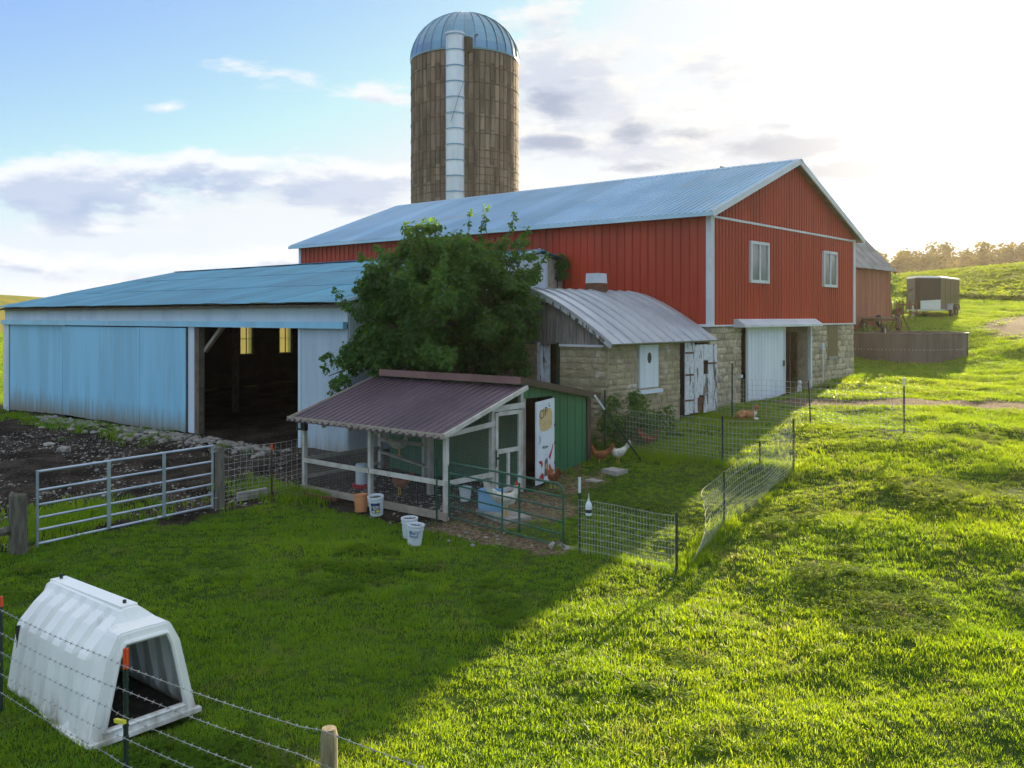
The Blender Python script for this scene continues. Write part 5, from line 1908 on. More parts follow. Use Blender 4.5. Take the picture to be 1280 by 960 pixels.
# ------------------------------------------------------------------ calf hutch
hu = thing('calf_hutch', 'white ribbed plastic calf hutch standing open on the lawn', 'calf hutch', (-9.35, 4.45, 0))
HX0, HX1, HC = -10.36, -8.40, 4.42


def hutch_ring(x, k, rib=0., top=1.):
    """half outline from the -y foot over the ridge to the +y foot"""
    P = [(-.525, .0), (-.515, .05), (-.50 - rib * .4, .10), (-.445 - rib, .42), (-.395 - rib, .72), (-.375 - rib, .755), (-.24 - rib * .5, .895 + rib), (-.125, 1.01 + rib * .6), (-.095, 1.085), (-.05, 1.10)]
    P = P + [(-a, z) for a, z in reversed(P)]
    return [(x, HC + a * k, z * top) for a, z in P]


f = MB()
rings = []
xs_ = [(-10.36, 0, .97, .965), (-10.30, .02, 1, .99), (-10.16, .045, 1, 1)]
for c0 in (-10.02, -9.74, -9.46, -9.18, -8.90):
    xs_ += [(c0 - .075, .05, 1, 1), (c0 - .055, -.015, 1, 1), (c0 + .055, -.015, 1, 1), (c0 + .075, .05, 1, 1)]
xs_ += [(-8.76, .05, 1, 1), (-8.70, .04, 1, 1)]
rings = [hutch_ring(x_, k, rib, tp) for x_, rib, k, tp in xs_]
# squared-off hood round the opening
HOOD = [(-.525, .0), (-.52, .05), (-.505, .10), (-.43, .42), (-.358, .72), (-.345, .77), (-.262, .93), (-.245, .955), (-.22, .965), (-.05, .968)]
HOOD = HOOD + [(-a, z) for a, z in reversed(HOOD)]
for x_, mxx in ((-8.66, .85), (-8.60, 1.0), (-8.42, 1.0)):
    base_r = hutch_ring(x_, 1, .03, 1)
    rings.append([(x_, q[1] * (1 - mxx) + (HC + a) * mxx, q[2] * (1 - mxx) + z * mxx) for q, (a, z) in zip(base_r, HOOD)])
f.loft(rings, False, closed=False)
nr_ = len(rings[0])
f.add(rings[0], [tuple(range(nr_))])
sh = f.build('shell', hutch_m, hu)
so = sh.modifiers.new('thickness', 'SOLIDIFY'); so.thickness = .022; so.offset = 1
# front wall with its trapezoid opening and raised rim
outer = [(a - HC, z) for _, a, z in rings[-1]]
inner = [(-.41, .11), (-.41, .12), (-.398, .18), (-.355, .38), (-.312, .58), (-.272, .76), (-.225, .87), (-.213, .885), (-.20, .89), (-.05, .89)]
inner = inner + [(-a, z) for a, z in reversed(inner)]
f = MB()
A = [(HX1 - .02, HC + a, z) for a, z in outer]
B_ = [(HX1 - .005, HC + a, z) for a, z in inner]
n = len(A)
f.add(A + B_, [(i, i + 1, n + i + 1, n + i) for i in range(n - 1)] + [(0, n, 2 * n - 1, n - 1)])
fw_ = f.build('front_wall', hutch_m, hu)
so = fw_.modifiers.new('thickness', 'SOLIDIFY'); so.thickness = .03; so.offset = 0
f = MB()
loop = [Vector((HX1 + .012, HC + a, z)) for a, z in inner if True]
f.tube(loop + [loop[0]], .022, 6)
f.build('rim', hutch_m, hu)
f = MB(); f.beam((-10.33, HC, 1.09), (-8.72, HC, 1.115), .17, .05); f.build('ridge_cap', hutch_m, hu)
for x_ in (-10.25, -8.82):
    f = MB(); f.tube([(x_, HC, 1.12), (x_, HC, 1.17)], .018, 6); f.build('bolt', black_plastic, hu)
f = MB()
f.loft([[(x_, HC + a, z) for a, z in ((-.58, .0), (-.58, .025 + .012 * math.sin(x_ * 9)), (-.50, .05), (-.50, .0))] for x_ in np.linspace(-10.4, -8.38, 22)], True); f.build('flange', hutch_m, hu)
f = MB(); f.span((-8.42, HC - .56, .0), (-8.35, HC + .57, .045)); f.span((-8.42, HC - .40, .04), (-8.39, HC + .40, .13)); f.build('flange', hutch_m, hu)
f = MB(); f.span((-10.3, HC - .48, .015), (-8.44, HC + .48, .05)); f.build('bedding', litter_m, hu)
f = MB(); f.prism([(-10.235, HC - .425, .72), (-10.165, HC - .425, .74), (-10.165, HC - .425, .62), (-10.15, HC - .425, .56), (-10.15, HC - .445, .44), (-10.175, HC - .445, .42), (-10.18, HC - .43, .55), (-10.215, HC - .425, .62)], (0, -.06, 0)); f.build('vent_hole', black_plastic, hu)


# ------------------------------------------------------------------ hens, rooster, cats
def hen(label, loc, rz, scale, mat, group='hens about the coop', tail_up=1., comb=1., dark=None):
    h = thing('hen', label, 'chicken', loc, rz, group)
    h.scale = (scale,) * 3
    C_ = [(-.27, .37 * tail_up, .012, .03), (-.22, .345 * tail_up, .03, .055), (-.15, .295, .062, .075), (-.07, .25, .088, .092), (.01, .235, .097, .10), (.08, .25, .088, .095), (.125, .295, .062, .068), (.148, .345, .044, .046), (.158, .385, .034, .034), (.168, .415, .031, .03), (.19, .425, .024, .023), (.208, .422, .008, .008)]
    f = MB()
    rg = []
    for i, (x_, z_, ry, rz_) in enumerate(C_):
        a, e = C_[max(i - 1, 0)], C_[min(i + 1, len(C_) - 1)]
        tx, tz = e[0] - a[0], e[1] - a[1]
        L = math.hypot(tx, tz)
        tx, tz = tx / L, tz / L
        rg.append([(x_ - tz * rz_ * math.sin(q * math.pi / 6), ry * math.cos(q * math.pi / 6), z_ + tx * rz_ * math.sin(q * math.pi / 6)) for q in range(12)])
    f.loft(rg, True)
    f.build('body', mat, h, local=True, smooth=True)
    f = MB()
    for k in range(7):
        u = (k - 3) / 3
        f.prism([(-.2, u * .018 - .003, .30), (-.33 - .02 * (1 - abs(u)), u * .05 - .003, (.40 + .09 * (1 - abs(u))) * tail_up), (-.29, u * .045 - .003, (.47 + .05 * (1 - abs(u))) * tail_up), (-.17, u * .015 - .003, .36)], (0, .006, 0))
    f.build('tail', dark or mat, h, local=True)
    for s in (-1, 1):
        f = MB()
        f.loft([[(x_, s * (yo + .012 * math.cos(q * math.pi / 4)), z_ + zr * math.sin(q * math.pi / 4)) for q in range(8)] for x_, yo, z_, zr in ((.09, .075, .27, .02), (.05, .094, .265, .05), (-.03, .094, .265, .06), (-.12, .07, .285, .042), (-.19, .045, .31, .01))], True)
        f.build('wing', mat, h, local=True, smooth=True)
        f = MB()
        f.tube([(0, s * .045, .17), (.012, s * .045, .10), (.0, s * .045, .012)], [.026, .012, .009], 6)
        for a in (-.5, 0, .5, 3.1):
            f.tube([(0, s * .045, .012), (.055 * math.cos(a), s * .045 + .055 * math.sin(a), .005)], [.008, .004], 5)
        f.build('leg', leg_yel, h, local=True)
        f = MB(); f.box((.183, s * .024, .43), (.012, .004, .012)); f.build('eye', black_ink, h, local=True)
    f = MB()
    k = comb
    f.prism([(.15, -.004, .44), (.142, -.004, .44 + .03 * k), (.158, -.004, .44 + .025 * k), (.166, -.004, .44 + .045 * k), (.178, -.004, .44 + .026 * k), (.188, -.004, .44 + .036 * k), (.20, -.004, .435)], (0, .008, 0))
    f.build('comb', comb_m, h, local=True)
    f = MB(); f.prism([(.185, -.008, .41), (.202, -.008, .41), (.2, -.008, .41 - .03 * k), (.19, -.008, .41 - .03 * k)], (0, .016, 0)); f.build('wattle', comb_m, h, local=True)
    f = MB(); f.loft([[(.2, .008 * math.cos(q * 1.047), .425 + .009 * math.sin(q * 1.047)) for q in range(6)], [(.232, .001 * math.cos(q * 1.047), .418 + .001 * math.sin(q * 1.047)) for q in range(6)]], True); f.build('beak', leg_yel, h, local=True)
    return h


right_a = math.atan2(RT.y, RT.x)                        # heading that faces right in the photograph
hen('speckled white hen perched on the roost inside the coop', (-15.75, 14.5, .74), right_a + .25, 1.12, hen_speck, 'hens about the coop')
hen('russet hen with dark tail pecking on the coop floor', (-14.9, 13.75, T(-14.9, 13.75)), right_a + math.pi - .35, .98, hen_brown, dark=red_paint)
hen('white rooster with big red comb standing on the concrete slab', (-11.42, 13.3, zz + .1), right_a + .15, 1.28, hen_white, 'hens about the coop', 1.05, 1.9)
hen('russet hen standing at the foot of the chicken house back corner', (-12.3, 17.75, T(-12.3, 17.75)), right_a + math.pi - .2, 1.0, hen_brown)
hen('white hen beside the russet hen at the chicken house back corner', (-12.0, 18.08, T(-12.0, 18.08)), right_a + math.pi + .5, 1.05, hen_white)
hen('russet hen half hidden in the bush at the milk house wall', (-12.15, 19.75, T(-12.15, 19.75)), right_a + .3, 1.0, hen_brown)
hen('russet hen standing just in front of the painted door', (-12.0, 15.55, T(-12.0, 15.55)), right_a + 1.9, 1.0, hen_brown)


def cat_mat(name, base, base2, white_fn):
    m, t, out = new_mat(name)
    p = t.node('ShaderNodeTexCoord').outputs['Object']
    s_ = t.sep(p)
    c = t.mix(t.ramp(t.noise(t.vmath('MULTIPLY', p, (26, 5, 5)), 1.2, 3), .45, .6), base, base2)
    c = t.mix(white_fn(t, s_), c, (.72, .70, .66))
    principled(t, out, c, .8, 0, t.noise(p, 60, 3), .6)
    return m


def remeshed(f, name, mat, parent, vox=.012):
    o = f.build(name, mat, parent, local=True)
    md = o.modifiers.new('join', 'REMESH')
    md.mode = 'VOXEL'
    md.voxel_size = vox
    md.use_smooth_shade = True
    s_ = o.modifiers.new('soften', 'SMOOTH')
    s_.iterations = 4
    return o


def ball(f, c, r, n=12):
    K = 7
    f.loft([[(c[0] + r[0] * math.sin(math.pi * (k + .02) / (K + .04)) * math.cos(2 * math.pi * j / n), c[1] + r[1] * math.sin(math.pi * (k + .02) / (K + .04)) * math.sin(2 * math.pi * j / n), c[2] + r[2] * math.cos(math.pi * (k + .02) / (K + .04))) for j in range(n)] for k in range(K + 1)], True)


def cat_head(f, x_, z_):
    ball(f, (x_, 0, z_), (.062, .058, .055))
    ball(f, (x_ + .05, 0, z_ - .018), (.028, .03, .022))
    for s in (-1, 1):
        f.loft([[(x_ - .01, s * .02, z_ + .035), (x_ + .015, s * .03, z_ + .035), (x_ - .005, s * .052, z_ + .03)], [(x_ - .004, s * .036, z_ + .088), (x_ + .0, s * .038, z_ + .088), (x_ - .003, s * .041, z_ + .086)]], True)


def cat_face(c, x_, z_):
    for s in (-1, 1):
        f = MB(); ball(f, (x_ + .052, s * .027, z_ + .012), (.008, .010, .008), 8); f.build('eye', black_ink, c, local=True)
    f = MB(); ball(f, (x_ + .078, 0, z_ - .01), (.006, .008, .005), 8); f.build('nose', hen_brown, c, local=True)


c1m = cat_mat('ginger_fur', (.33, .15, .055), (.45, .24, .11), lambda t, s_: t.math('MULTIPLY', t.ramp(s_[0], .13, .16), t.ramp(s_[2], .22, .17)))
ct1 = thing('cat', 'ginger cat with white chest lying in grass below the barn door', 'cat', (-11.55, 24.0, T(-11.55, 24.0) + .06), right_a - .25, 'farm cats')
ct1.scale = (1.28,) * 3
f = MB()
f.tube([(-.23, 0, .09), (-.14, 0, .115), (0, 0, .115), (.10, 0, .125), (.15, 0, .16), (.165, 0, .235)], [.06, .095, .088, .082, .062, .045], 12)
for s in (-1, 1):
    f.tube([(-.16, s * .07, .08), (-.08, s * .105, .07), (-.12, s * .10, .02), (-.02, s * .105, .02)], [.05, .05, .028, .02], 8)
    f.tube([(.11, s * .055, .10), (.14, s * .055, .03), (.24, s * .05, .022)], [.035, .027, .022], 8)
f.tube([(-.24, 0, .07), (-.30, .06, .04), (-.26, .15, .03), (-.14, .17, .03)], [.026, .022, .02, .015], 8)
cat_head(f, .185, .285)
remeshed(f, 'body', c1m, ct1)
cat_face(ct1, .185, .285)
c2m = cat_mat('calico_fur', (.12, .075, .05), (.30, .14, .06), lambda t, s_: t.ramp(s_[0], .035, .06))
ct2 = thing('cat', 'white-chested brown cat sitting on the barn door sill', 'cat', (-13.14, 31.35, 1.16), right_a - 1.35, 'farm cats')
ct2.scale = (1.35,) * 3
f = MB()
f.tube([(-.12, 0, .07), (-.07, 0, .13), (.0, 0, .2), (.04, 0, .27), (.05, 0, .32)], [.075, .10, .085, .065, .045], 12)
for s in (-1, 1):
    f.tube([(-.09, s * .06, .09), (.0, s * .085, .10), (-.05, s * .08, .025), (.03, s * .08, .02)], [.06, .055, .028, .022], 8)
    f.tube([(.035, s * .04, .21), (.055, s * .04, .10), (.06, s * .038, .02), (.09, s * .038, .015)], [.036, .025, .02, .017], 8)
f.tube([(-.13, 0, .05), (-.19, .05, .025), (-.14, .13, .022), (-.04, .14, .022)], [.026, .022, .02, .015], 8)
cat_head(f, .07, .365)
remeshed(f, 'body', c2m, ct2)
cat_face(ct2, .07, .365)
# ------------------------------------------------------------------ ring tank, tripod, trailers
TX, TY, TR = -14.96, 48.25, 3.25
tk = thing('ring_tank', 'low round dark steel ring tank sunk into the grassy rise', 'tank', (TX, TY, 1.6))
ns = 14
for i in range(ns):
    a0, a1 = 2 * math.pi * i / ns + .06, 2 * math.pi * (i + 1) / ns + .06
    f = MB()
    q = 4
    V = []
    for k in range(q + 1):
        a = a0 + (a1 - a0 - .004) * k / q
        for rr_, zz_ in ((TR, .9), (TR + .0, 3.18), (TR - .05, 3.18), (TR - .05, .9)):
            V.append((TX + rr_ * math.cos(a), TY + rr_ * math.sin(a), zz_))
    f.loft([V[4 * k:4 * k + 4] for k in range(q + 1)], True)
    f.build('wall_panel', tank_m, tk)
    am = a0
    f = MB(); f.beam((TX + (TR + .02) * math.cos(am), TY + (TR + .02) * math.sin(am), 1.0), (TX + (TR + .02) * math.cos(am), TY + (TR + .02) * math.sin(am), 3.18), .1, .03, up=(math.cos(am), math.sin(am), 0)); f.build('seam', tank_m, tk)
f = MB(); f.tube([(TX + (TR + .0) * math.cos(q * math.pi / 28), TY + (TR + .0) * math.sin(q * math.pi / 28), 3.19) for q in range(57)], .045, 6, caps=False); f.build('rim', tank_m, tk)
for i in range(46):
    a = math.atan2(-TY, -TX) - 1.2 + i * .052
    f = MB(); f.box((TX + (TR + .012) * math.cos(a), TY + (TR + .012) * math.sin(a), 2.42), (.035, .035, .035)); f.build('bolt', galv, tk)
f = MB(); f.lathe([(0, 2.1), (TR - .06, 2.05)], (TX, TY, 0), 28); f.build('fill', litter_m, tk)
tp = thing('tripod_stand', 'rusty iron tripod standing in the ring tank', 'tripod', (TX + .2, TY - .2, 2.08))
ap = Vector((TX + .1, TY + .0, 4.34))
for k in range(3):
    a = right_a + k * 2.094 + .2
    f = MB(); f.tube([ap + Vector((.05 * math.cos(a), .05 * math.sin(a), 0)), (ap.x + 1.15 * math.cos(a), ap.y + 1.15 * math.sin(a), 2.08)], .045, 6); f.build('leg', rust, tp)
    a2 = a + 2.094
    f = MB(); f.tube([(ap.x + .45 * math.cos(a), ap.y + .45 * math.sin(a), 3.45), (ap.x + .45 * math.cos(a2), ap.y + .45 * math.sin(a2), 3.45)], .022, 5); f.build('brace', rust, tp)
f = MB(); f.span((ap.x - .14, ap.y - .14, 4.28), (ap.x + .14, ap.y + .14, 4.45)); f.tube([ap, ap + Vector((0, 0, .5))], .03, 6); f.tube([ap - Z * .1, ap - Z * 1.2], .02, 5); f.build('head', rust, tp)


def wheel(parent, c, r, w, ax=(1, 0, 0)):
    c, ax = Vector(c), Vector(ax)
    f = MB()
    u = Z
    v = ax.cross(u)
    prof = [(r * .55, -w / 2), (r * .9, -w / 2), (r, -w * .3), (r, w * .3), (r * .9, w / 2), (r * .55, w / 2)]
    n = 20
    f.loft([[c + ax * o_ + (u * math.cos(2 * math.pi * j / n) + v * math.sin(2 * math.pi * j / n)) * q for j in range(n)] for q, o_ in prof], False)
    w_ = f.build('wheel', tyre, parent)
    f = MB()
    f.loft([[c + ax * o_ + (u * math.cos(2 * math.pi * j / n) + v * math.sin(2 * math.pi * j / n)) * q for j in range(n)] for q, o_ in ((.02, w * .3), (r * .25, w * .34), (r * .56, w * .2), (r * .57, -w * .4))], True)
    f.build('rim', alu, w_)
    return w_


gz = T(-17.3, 62.2) + .02
tr = thing('cargo_trailer', 'black enclosed cargo trailer with bright stone guard and fender', 'trailer', (-17.3, 62.2, gz))
bx0, bx1, by0, by1 = -18.4, -16.35, 61.2, 65.6
bz0, bz1 = gz + .42, gz + 2.45
nose = Vector((-17.4, 60.1, 0))
pl = [(bx0, by1), (bx0, by0), (nose.x - .15, nose.y), (nose.x + .15, nose.y), (bx1, by0), (bx1, by1)]
f = MB(); f.prism([(a, e, bz0) for a, e in pl], (0, 0, bz1 - bz0)); f.build('body', trailer_black, tr)
f = MB()
cx_, cy_ = sum(a for a, e in pl) / 6, sum(e for a, e in pl) / 6
f.loft([[((a - cx_) * k + cx_, (e - cy_) * k + cy_, z_) for a, e in pl] for k, z_ in ((1.02, bz1 - .05), (1.02, bz1 + .02), (.93, bz1 + .09))], True); f.build('roof', alu, tr)
n_ = Vector((by0 - nose.y, -(bx1 - nose.x - .15), 0)).normalized()
f = MB(); f.prism([(nose.x + .15, nose.y, bz0 + .02), (bx1, by0, bz0 + .02), (bx1, by0, bz0 + .62), (nose.x + .15, nose.y, bz0 + .55)], n_ * .012); f.build('stone_guard', alu, tr)
f = MB(); f.prism([(nose.x - .16, nose.y - .012, bz0 + .02), (nose.x + .16, nose.y - .012, bz0 + .02), (nose.x + .16, nose.y - .012, bz1 - .06), (nose.x - .16, nose.y - .012, bz1 - .06)], (0, -.01, 0)); f.build('nose_cap', trailer_black, tr)
for yy in (62.3, 63.4, 64.5):
    f = MB(); f.span((bx1, yy - .02, bz0 + .05), (bx1 + .012, yy + .02, bz1 - .06)); f.build('panel_seam', trailer_black, tr)
f = MB(); f.span((bx1 - .02, by0, bz0 - .1), (bx1 + .02, by1, bz0 + .0)); f.span((bx0 - .02, by0, bz0 - .1), (bx0 + .02, by1, bz0 + .0)); f.tube([(nose.x, nose.y - 1.3, bz0 - .05), (bx1, by0, bz0 - .05)], .05, 6); f.tube([(nose.x, nose.y - 1.3, bz0 - .05), (bx0, by0, bz0 - .05)], .05, 6); f.build('chassis', alu, tr)
f = MB(); f.tube([(nose.x, nose.y - 1.0, gz + .02), (nose.x, nose.y - 1.0, bz0 + .35)], .04, 8); f.tube([(nose.x, nose.y - 1.0, bz0 + .3), (nose.x + .18, nose.y - 1.0, bz0 + .3)], .02, 5); f.build('jack', alu, tr)
for yy in (63.1, 63.95):
    wheel(tr, (bx1 + .16, yy, gz + .33), .34, .2); wheel(tr, (bx0 - .16, yy, gz + .33), .34, .2)
f = MB()
fp = [(62.6, .42), (62.72, .72), (63.0, .82), (64.05, .82), (64.33, .72), (64.45, .42)]
for a, e in zip(fp[:-1], fp[1:]):
    f.beam((bx1 + .17, a[0], gz + a[1]), (bx1 + .17, e[0], gz + e[1]), .34, .02)
f.build('fender', alu, tr)
f = MB(); f.box((bx1 + .02, by0 + .1, bz0 + .25), (.03, .06, .06)); f.build('marker_light', orange_paint, tr)
# flatbed wagon and an old implement between trailer and barn
gz2 = T(-17.0, 52.0)
fb = thing('flatbed_wagon', 'low rusty flatbed wagon parked beside the old barn', 'wagon', (-16.9, 52.0, gz2))
for k in range(6):
    f = MB(); f.beam((-17.3 + k * .18, 49.5, gz2 + .66), (-17.3 + k * .18, 53.0, gz2 + .66), .16, .05); f.build('deck_board', grey_wood, fb)
f = MB()
for xx in (-17.2, -16.45):
    f.beam((xx, 49.4, gz2 + .55), (xx, 53.1, gz2 + .55), .07, .12)
f.beam((-16.8, 53.1, gz2 + .55), (-16.8, 54.3, gz2 + .6), .06, .08)
f.build('chassis', rust, fb)
for (a, e) in ((-17.35, 52.6), (-16.25, 52.6), (-17.35, 50.2), (-16.25, 50.2)):
    wheel(fb, (a, e, T(a, e) + .34), .36, .18)
im = thing('farm_implement', 'rusty iron farm implement standing by the old barn corner', 'farm implement', (-17.2, 56.9, T(-17.2, 56.9)))
gi_ = ORG[im.name].z
f = MB(); f.beam((-17.7, 56.8, gi_ + .5), (-16.5, 57.2, gi_ + .5), .1, .1); f.beam((-17.6, 56.8, gi_ + 1.0), (-16.6, 57.2, gi_ + 1.0), .08, .08); f.build('frame', rust, im)
for k in range(4):
    a = -17.7 + k * .36
    f = MB(); f.tube([(a, 56.85 + k * .1, gi_ + 1.25), (a, 56.85 + k * .1, gi_ + .35), (a - .05, 56.65 + k * .1, gi_ + .05), (a - .02, 56.55 + k * .1, gi_)], .035, 6); f.build('tine', rust, im)
f = MB(); f.tube([(-17.2, 57.0, gi_ + .5), (-17.1, 57.0, gi_ + 1.7), (-16.8, 57.05, gi_ + 2.0)], .04, 6); f.build('lever', rust, im)
wheel(im, (-17.8, 56.9, gi_ + .35), .36, .16, (.3, .95, 0))

# power line: one wire between two far poles outside the picture
pwl = MB()
pa, pb = Vector((-45, 92, 11.0)), Vector((-10, 106, 13.4))
pwl.tube([pa.lerp(pb, i / 20) - Z * (1.0 * math.sin(math.pi * i / 20)) for i in range(21)], .014, 4)
tag(pwl.build('power_line', steel_dark), 'thin overhead power line above the wooded hill', 'power line')
for (q, lb) in ((pa, 'far power pole hidden behind the barn'), (pb, 'power pole standing right of the field')):
    f = MB(); z_ = T(q.x, q.y); f.tube([(q.x, q.y, z_ - .5), (q.x, q.y, q.z + .3)], [.16, .11], 8)
    f.beam((q.x - .7, q.y - .7, q.z), (q.x + .7, q.y + .7, q.z), .1, .12)
    if q is pb: tag(f.build('power_pole', post_wood), lb, 'power pole')


# ------------------------------------------------------------------ foliage
def leaves(name, mat, parent, clumps, per, size, seed, byvol=False, droop=.25):
    """clumps: (x, y, z, rx, rz, tint). Each leaf is a bent pair of quads"""
    r = np.random.default_rng(seed)
    P, N, S, TI = [], [], [], []
    cen = np.array([c[:3] for c in clumps]).mean(0)
    for (cx_, cy_, cz_, rx_, rz_, ti) in clumps:
        n = int(per * r.uniform(.7, 1.3) * (min(1.5, max(.16, (rx_ / .27) ** 2)) if byvol else 1))
        d = r.normal(size=(n, 3))
        d /= np.linalg.norm(d, axis=1)[:, None]
        k = r.random(n) ** .45
        p = np.array([cx_, cy_, cz_]) + d * k[:, None] * np.array([rx_, rx_, rz_])
        nrm = d * .7 + np.array([0, 0, .55]) + r.normal(size=(n, 3)) * .45
        P.append(p); N.append(nrm)
        S.append(size * r.uniform(.6, 1.35, n))
        TI.append(np.clip(ti + r.normal(0, .18, n), 0, 1))
    P, N, S, TI = np.concatenate(P), np.concatenate(N), np.concatenate(S), np.concatenate(TI)
    N /= np.linalg.norm(N, axis=1)[:, None]
    A = r.normal(size=P.shape)
    A[:, 2] -= droop
    A -= N * (A * N).sum(1)[:, None]
    A /= np.linalg.norm(A, axis=1)[:, None]
    B_ = np.cross(N, A)
    L, Wd = S[:, None], S[:, None] * .36
    v0 = P
    v1 = P + A * L * .5 + B_ * Wd + N * L * .07
    v2 = P + A * L - N * L * .12
    v3 = P + A * L * .5 - B_ * Wd + N * L * .07
    V = np.stack([v0, v1, v2, v3], 1).reshape(-1, 3)
    n = len(P)
    me = bpy.data.meshes.new(name)
    me.vertices.add(4 * n)
    off = np.array(ORG[parent.name]) if parent is not None else 0
    me.vertices.foreach_set('co', (V - off).astype(np.float32).ravel())
    q = np.arange(n) * 4
    F = np.stack([q, q + 1, q + 2, q, q + 2, q + 3], -1).reshape(-1)
    me.loops.add(6 * n)
    me.loops.foreach_set('vertex_index', F.astype(np.int32))
    me.polygons.add(2 * n)
    me.polygons.foreach_set('loop_start', (np.arange(2 * n) * 3).astype(np.int32))
    me.update(calc_edges=True)
    set_attr(me, 'tint', np.repeat(TI, 4))
    me.materials.append(mat)
    o = bpy.data.objects.new(name, me)
    COL.objects.link(o)
    if parent is not None:
        o.parent = parent
        ORG[o.name] = ORG[parent.name]
    return o


rt = random.Random(21)
tree = thing('mulberry_tree', 'large dark green bushy tree between the blue shed and milk house', 'tree', (-17.9, 18.3, T(-17.9, 18.3)))
tz = ORG[tree.name].z
TC = Vector((-17.54, 18.29, 4.35))
cl = []
limbs = MB()
limbs.tube([(-17.9, 18.3, tz - .2), (-17.85, 18.3, tz + .8), (-17.9, 18.28, tz + 1.6)], [.24, .2, .17], 10)


def keep_clear(p_):
    """hold foliage off the walls and roofs it grows against"""
    if p_.x < -18.8 and p_.y > 15.35 and p_.z < 4.75 + max(0, p_.y - 15.7) * .22:
        t_ = (p_.y - 15.35) / .763
        p_ = p_ - FW * t_
    if p_.x > -18.8 and p_.y > 19.15 and p_.z < 5.1:
        p_ = Vector((p_.x, 19.15 - .5 * rt.random(), p_.z))
    if p_.x > -17.3 and 15.0 < p_.y < 18.1 and p_.z < 3.0:
        p_ = Vector((p_.x, p_.y, 3.0 + .3 * rt.random()))
    return p_


def crown_pt(k):
    while True:
        a, b_, c_ = rt.uniform(-1, 1), rt.uniform(-1, 1), rt.uniform(-1, 1)
        q = (abs(a) ** 2.6 + abs(b_) ** 2.6 + abs(c_) ** 2.6) ** (1 / 2.6)
        if .05 < q < 1:
            break
    a, b_, c_ = a / q * k, b_ / q * k, c_ / q * k
    lump = 1 + .10 * math.sin(4.1 * a + 2.7 * c_ + 1) + .09 * math.sin(6 * b_ - 5 * c_) + .05 * math.sin(11 * a + 9 * c_)
    w_ = 1.0 - .36 * max(0, c_) ** 1.3
    return TC + RT * (a * 2.75 * w_ * lump) + FW * (b_ * 1.95 * lump) + Z * (c_ * 2.1 * lump)


for i in range(520):
    p_ = keep_clear(crown_pt(rt.uniform(.25, 1.02) ** .5))
    s_ = rt.uniform(.14, .36)
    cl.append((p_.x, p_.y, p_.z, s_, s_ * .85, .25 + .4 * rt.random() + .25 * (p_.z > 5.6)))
    if i % 9 == 0:
        limbs.tube([(-17.9, 18.28, tz + 1.3 + rt.uniform(0, .4)), TC.lerp(p_, .45) + Vector((0, 0, -.35)), p_], [.085, .05, .012], 6)
for i in range(80):                                     # upright and sideways sprigs break the outline
    p_ = crown_pt(.93)
    if p_.z < 3.9: continue
    o_ = (p_ - TC).normalized() + Vector((0, 0, .9))
    o_.normalize()
    hh = rt.uniform(.3, .8) + .5 * (p_.z > 5.9)
    p_ = keep_clear(p_)
    for k in range(4):
        q = p_ + o_ * (hh * k / 3)
        cl.append((q.x, q.y, q.z, .135 - .02 * k, .15, .5 + .12 * k))
    limbs.tube([p_ - o_ * .4, p_ + o_ * hh], [.014, .004], 5)
for i in range(46):                                     # low branch reaching left over the coop
    u = i / 45
    p_ = Vector((-17.9, 16.2, 3.2)).lerp(Vector((-18.3, 14.6, 2.55)), u) + Vector((rt.gauss(0, .26), rt.gauss(0, .3), rt.gauss(0, .36 * (1.1 - .4 * u))))
    p_ = keep_clear(p_)
    cl.append((p_.x, p_.y, p_.z, rt.uniform(.12, .24), rt.uniform(.1, .22), .5 + .3 * rt.random()))
limbs.tube([(-17.9, 18.28, tz + 1.3), (-18.2, 16.6, 3.1), (-18.1, 15.5, 2.85), (-18.35, 14.5, 2.5)], [.09, .06, .03, .01], 6)
for i in range(26):
    a = rt.uniform(-1, 1)
    p_ = Vector((-16.6 + a * 1.7, 15.5 + rt.gauss(0, .2), 2.95 + rt.random() * .5))
    cl.append((p_.x, p_.y, p_.z, rt.uniform(.2, .32), rt.uniform(.16, .26), .45 + .3 * rt.random()))
for (a, e, g) in ((-16.8, 18.5, 4.7), (-16.9, 18.3, 4.5), (-16.6, 18.6, 4.9), (-16.7, 18.4, 4.3)):
    cl.append((a, e, g, .4, .34, .5))
limbs.build('trunk', bark, tree)
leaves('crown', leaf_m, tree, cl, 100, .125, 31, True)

bu = thing('bush', 'small leafy bush at the foot of the milk house wall', 'bush', (-12.75, 20.1, T(-12.75, 20.1)))
bz_ = ORG[bu.name].z
cl = [(-12.75 + rt.gauss(0, .34), 20.1 + rt.gauss(0, .6), bz_ + abs(rt.gauss(.45, .34)), .24, .22, .4 + .4 * rt.random()) for i in range(60)] + [(-12.75 + rt.gauss(0, .08), 20.0 + rt.gauss(0, .1), bz_ + .6 + .06 * i, .14, .12, .8) for i in range(12)]
f = MB()
for i in range(7): f.tube([(-12.75, 20.1, bz_ - .05), (-12.75 + rt.gauss(0, .3), 20.1 + rt.gauss(0, .4), bz_ + .8)], [.014, .005], 5)
f.build('stem', bark, bu)
leaves('foliage', bush_m, bu, cl, 70, .10, 32)
vi = thing('vine', 'dark vine clump hanging at the blue shed end beside the barn', 'vine', (-18.95, 24.6, 5.4))
cl = [(-18.86 + rt.gauss(0, .06), 24.95 + rt.gauss(0, .1), 6.1 - rt.random() * .75, .15, .17, .25 + .3 * rt.random()) for i in range(16)] + [(-20.5 + .2 * i, 24.3, 6.5 + rt.gauss(0, .06), .16, .12, .4) for i in range(4)]
f = MB(); f.tube([(-18.9, 24.7, 3.9), (-18.88, 24.72, 5.4), (-18.9, 24.7, 6.3)], [.03, .025, .01], 5); f.build('stem', bark, vi)
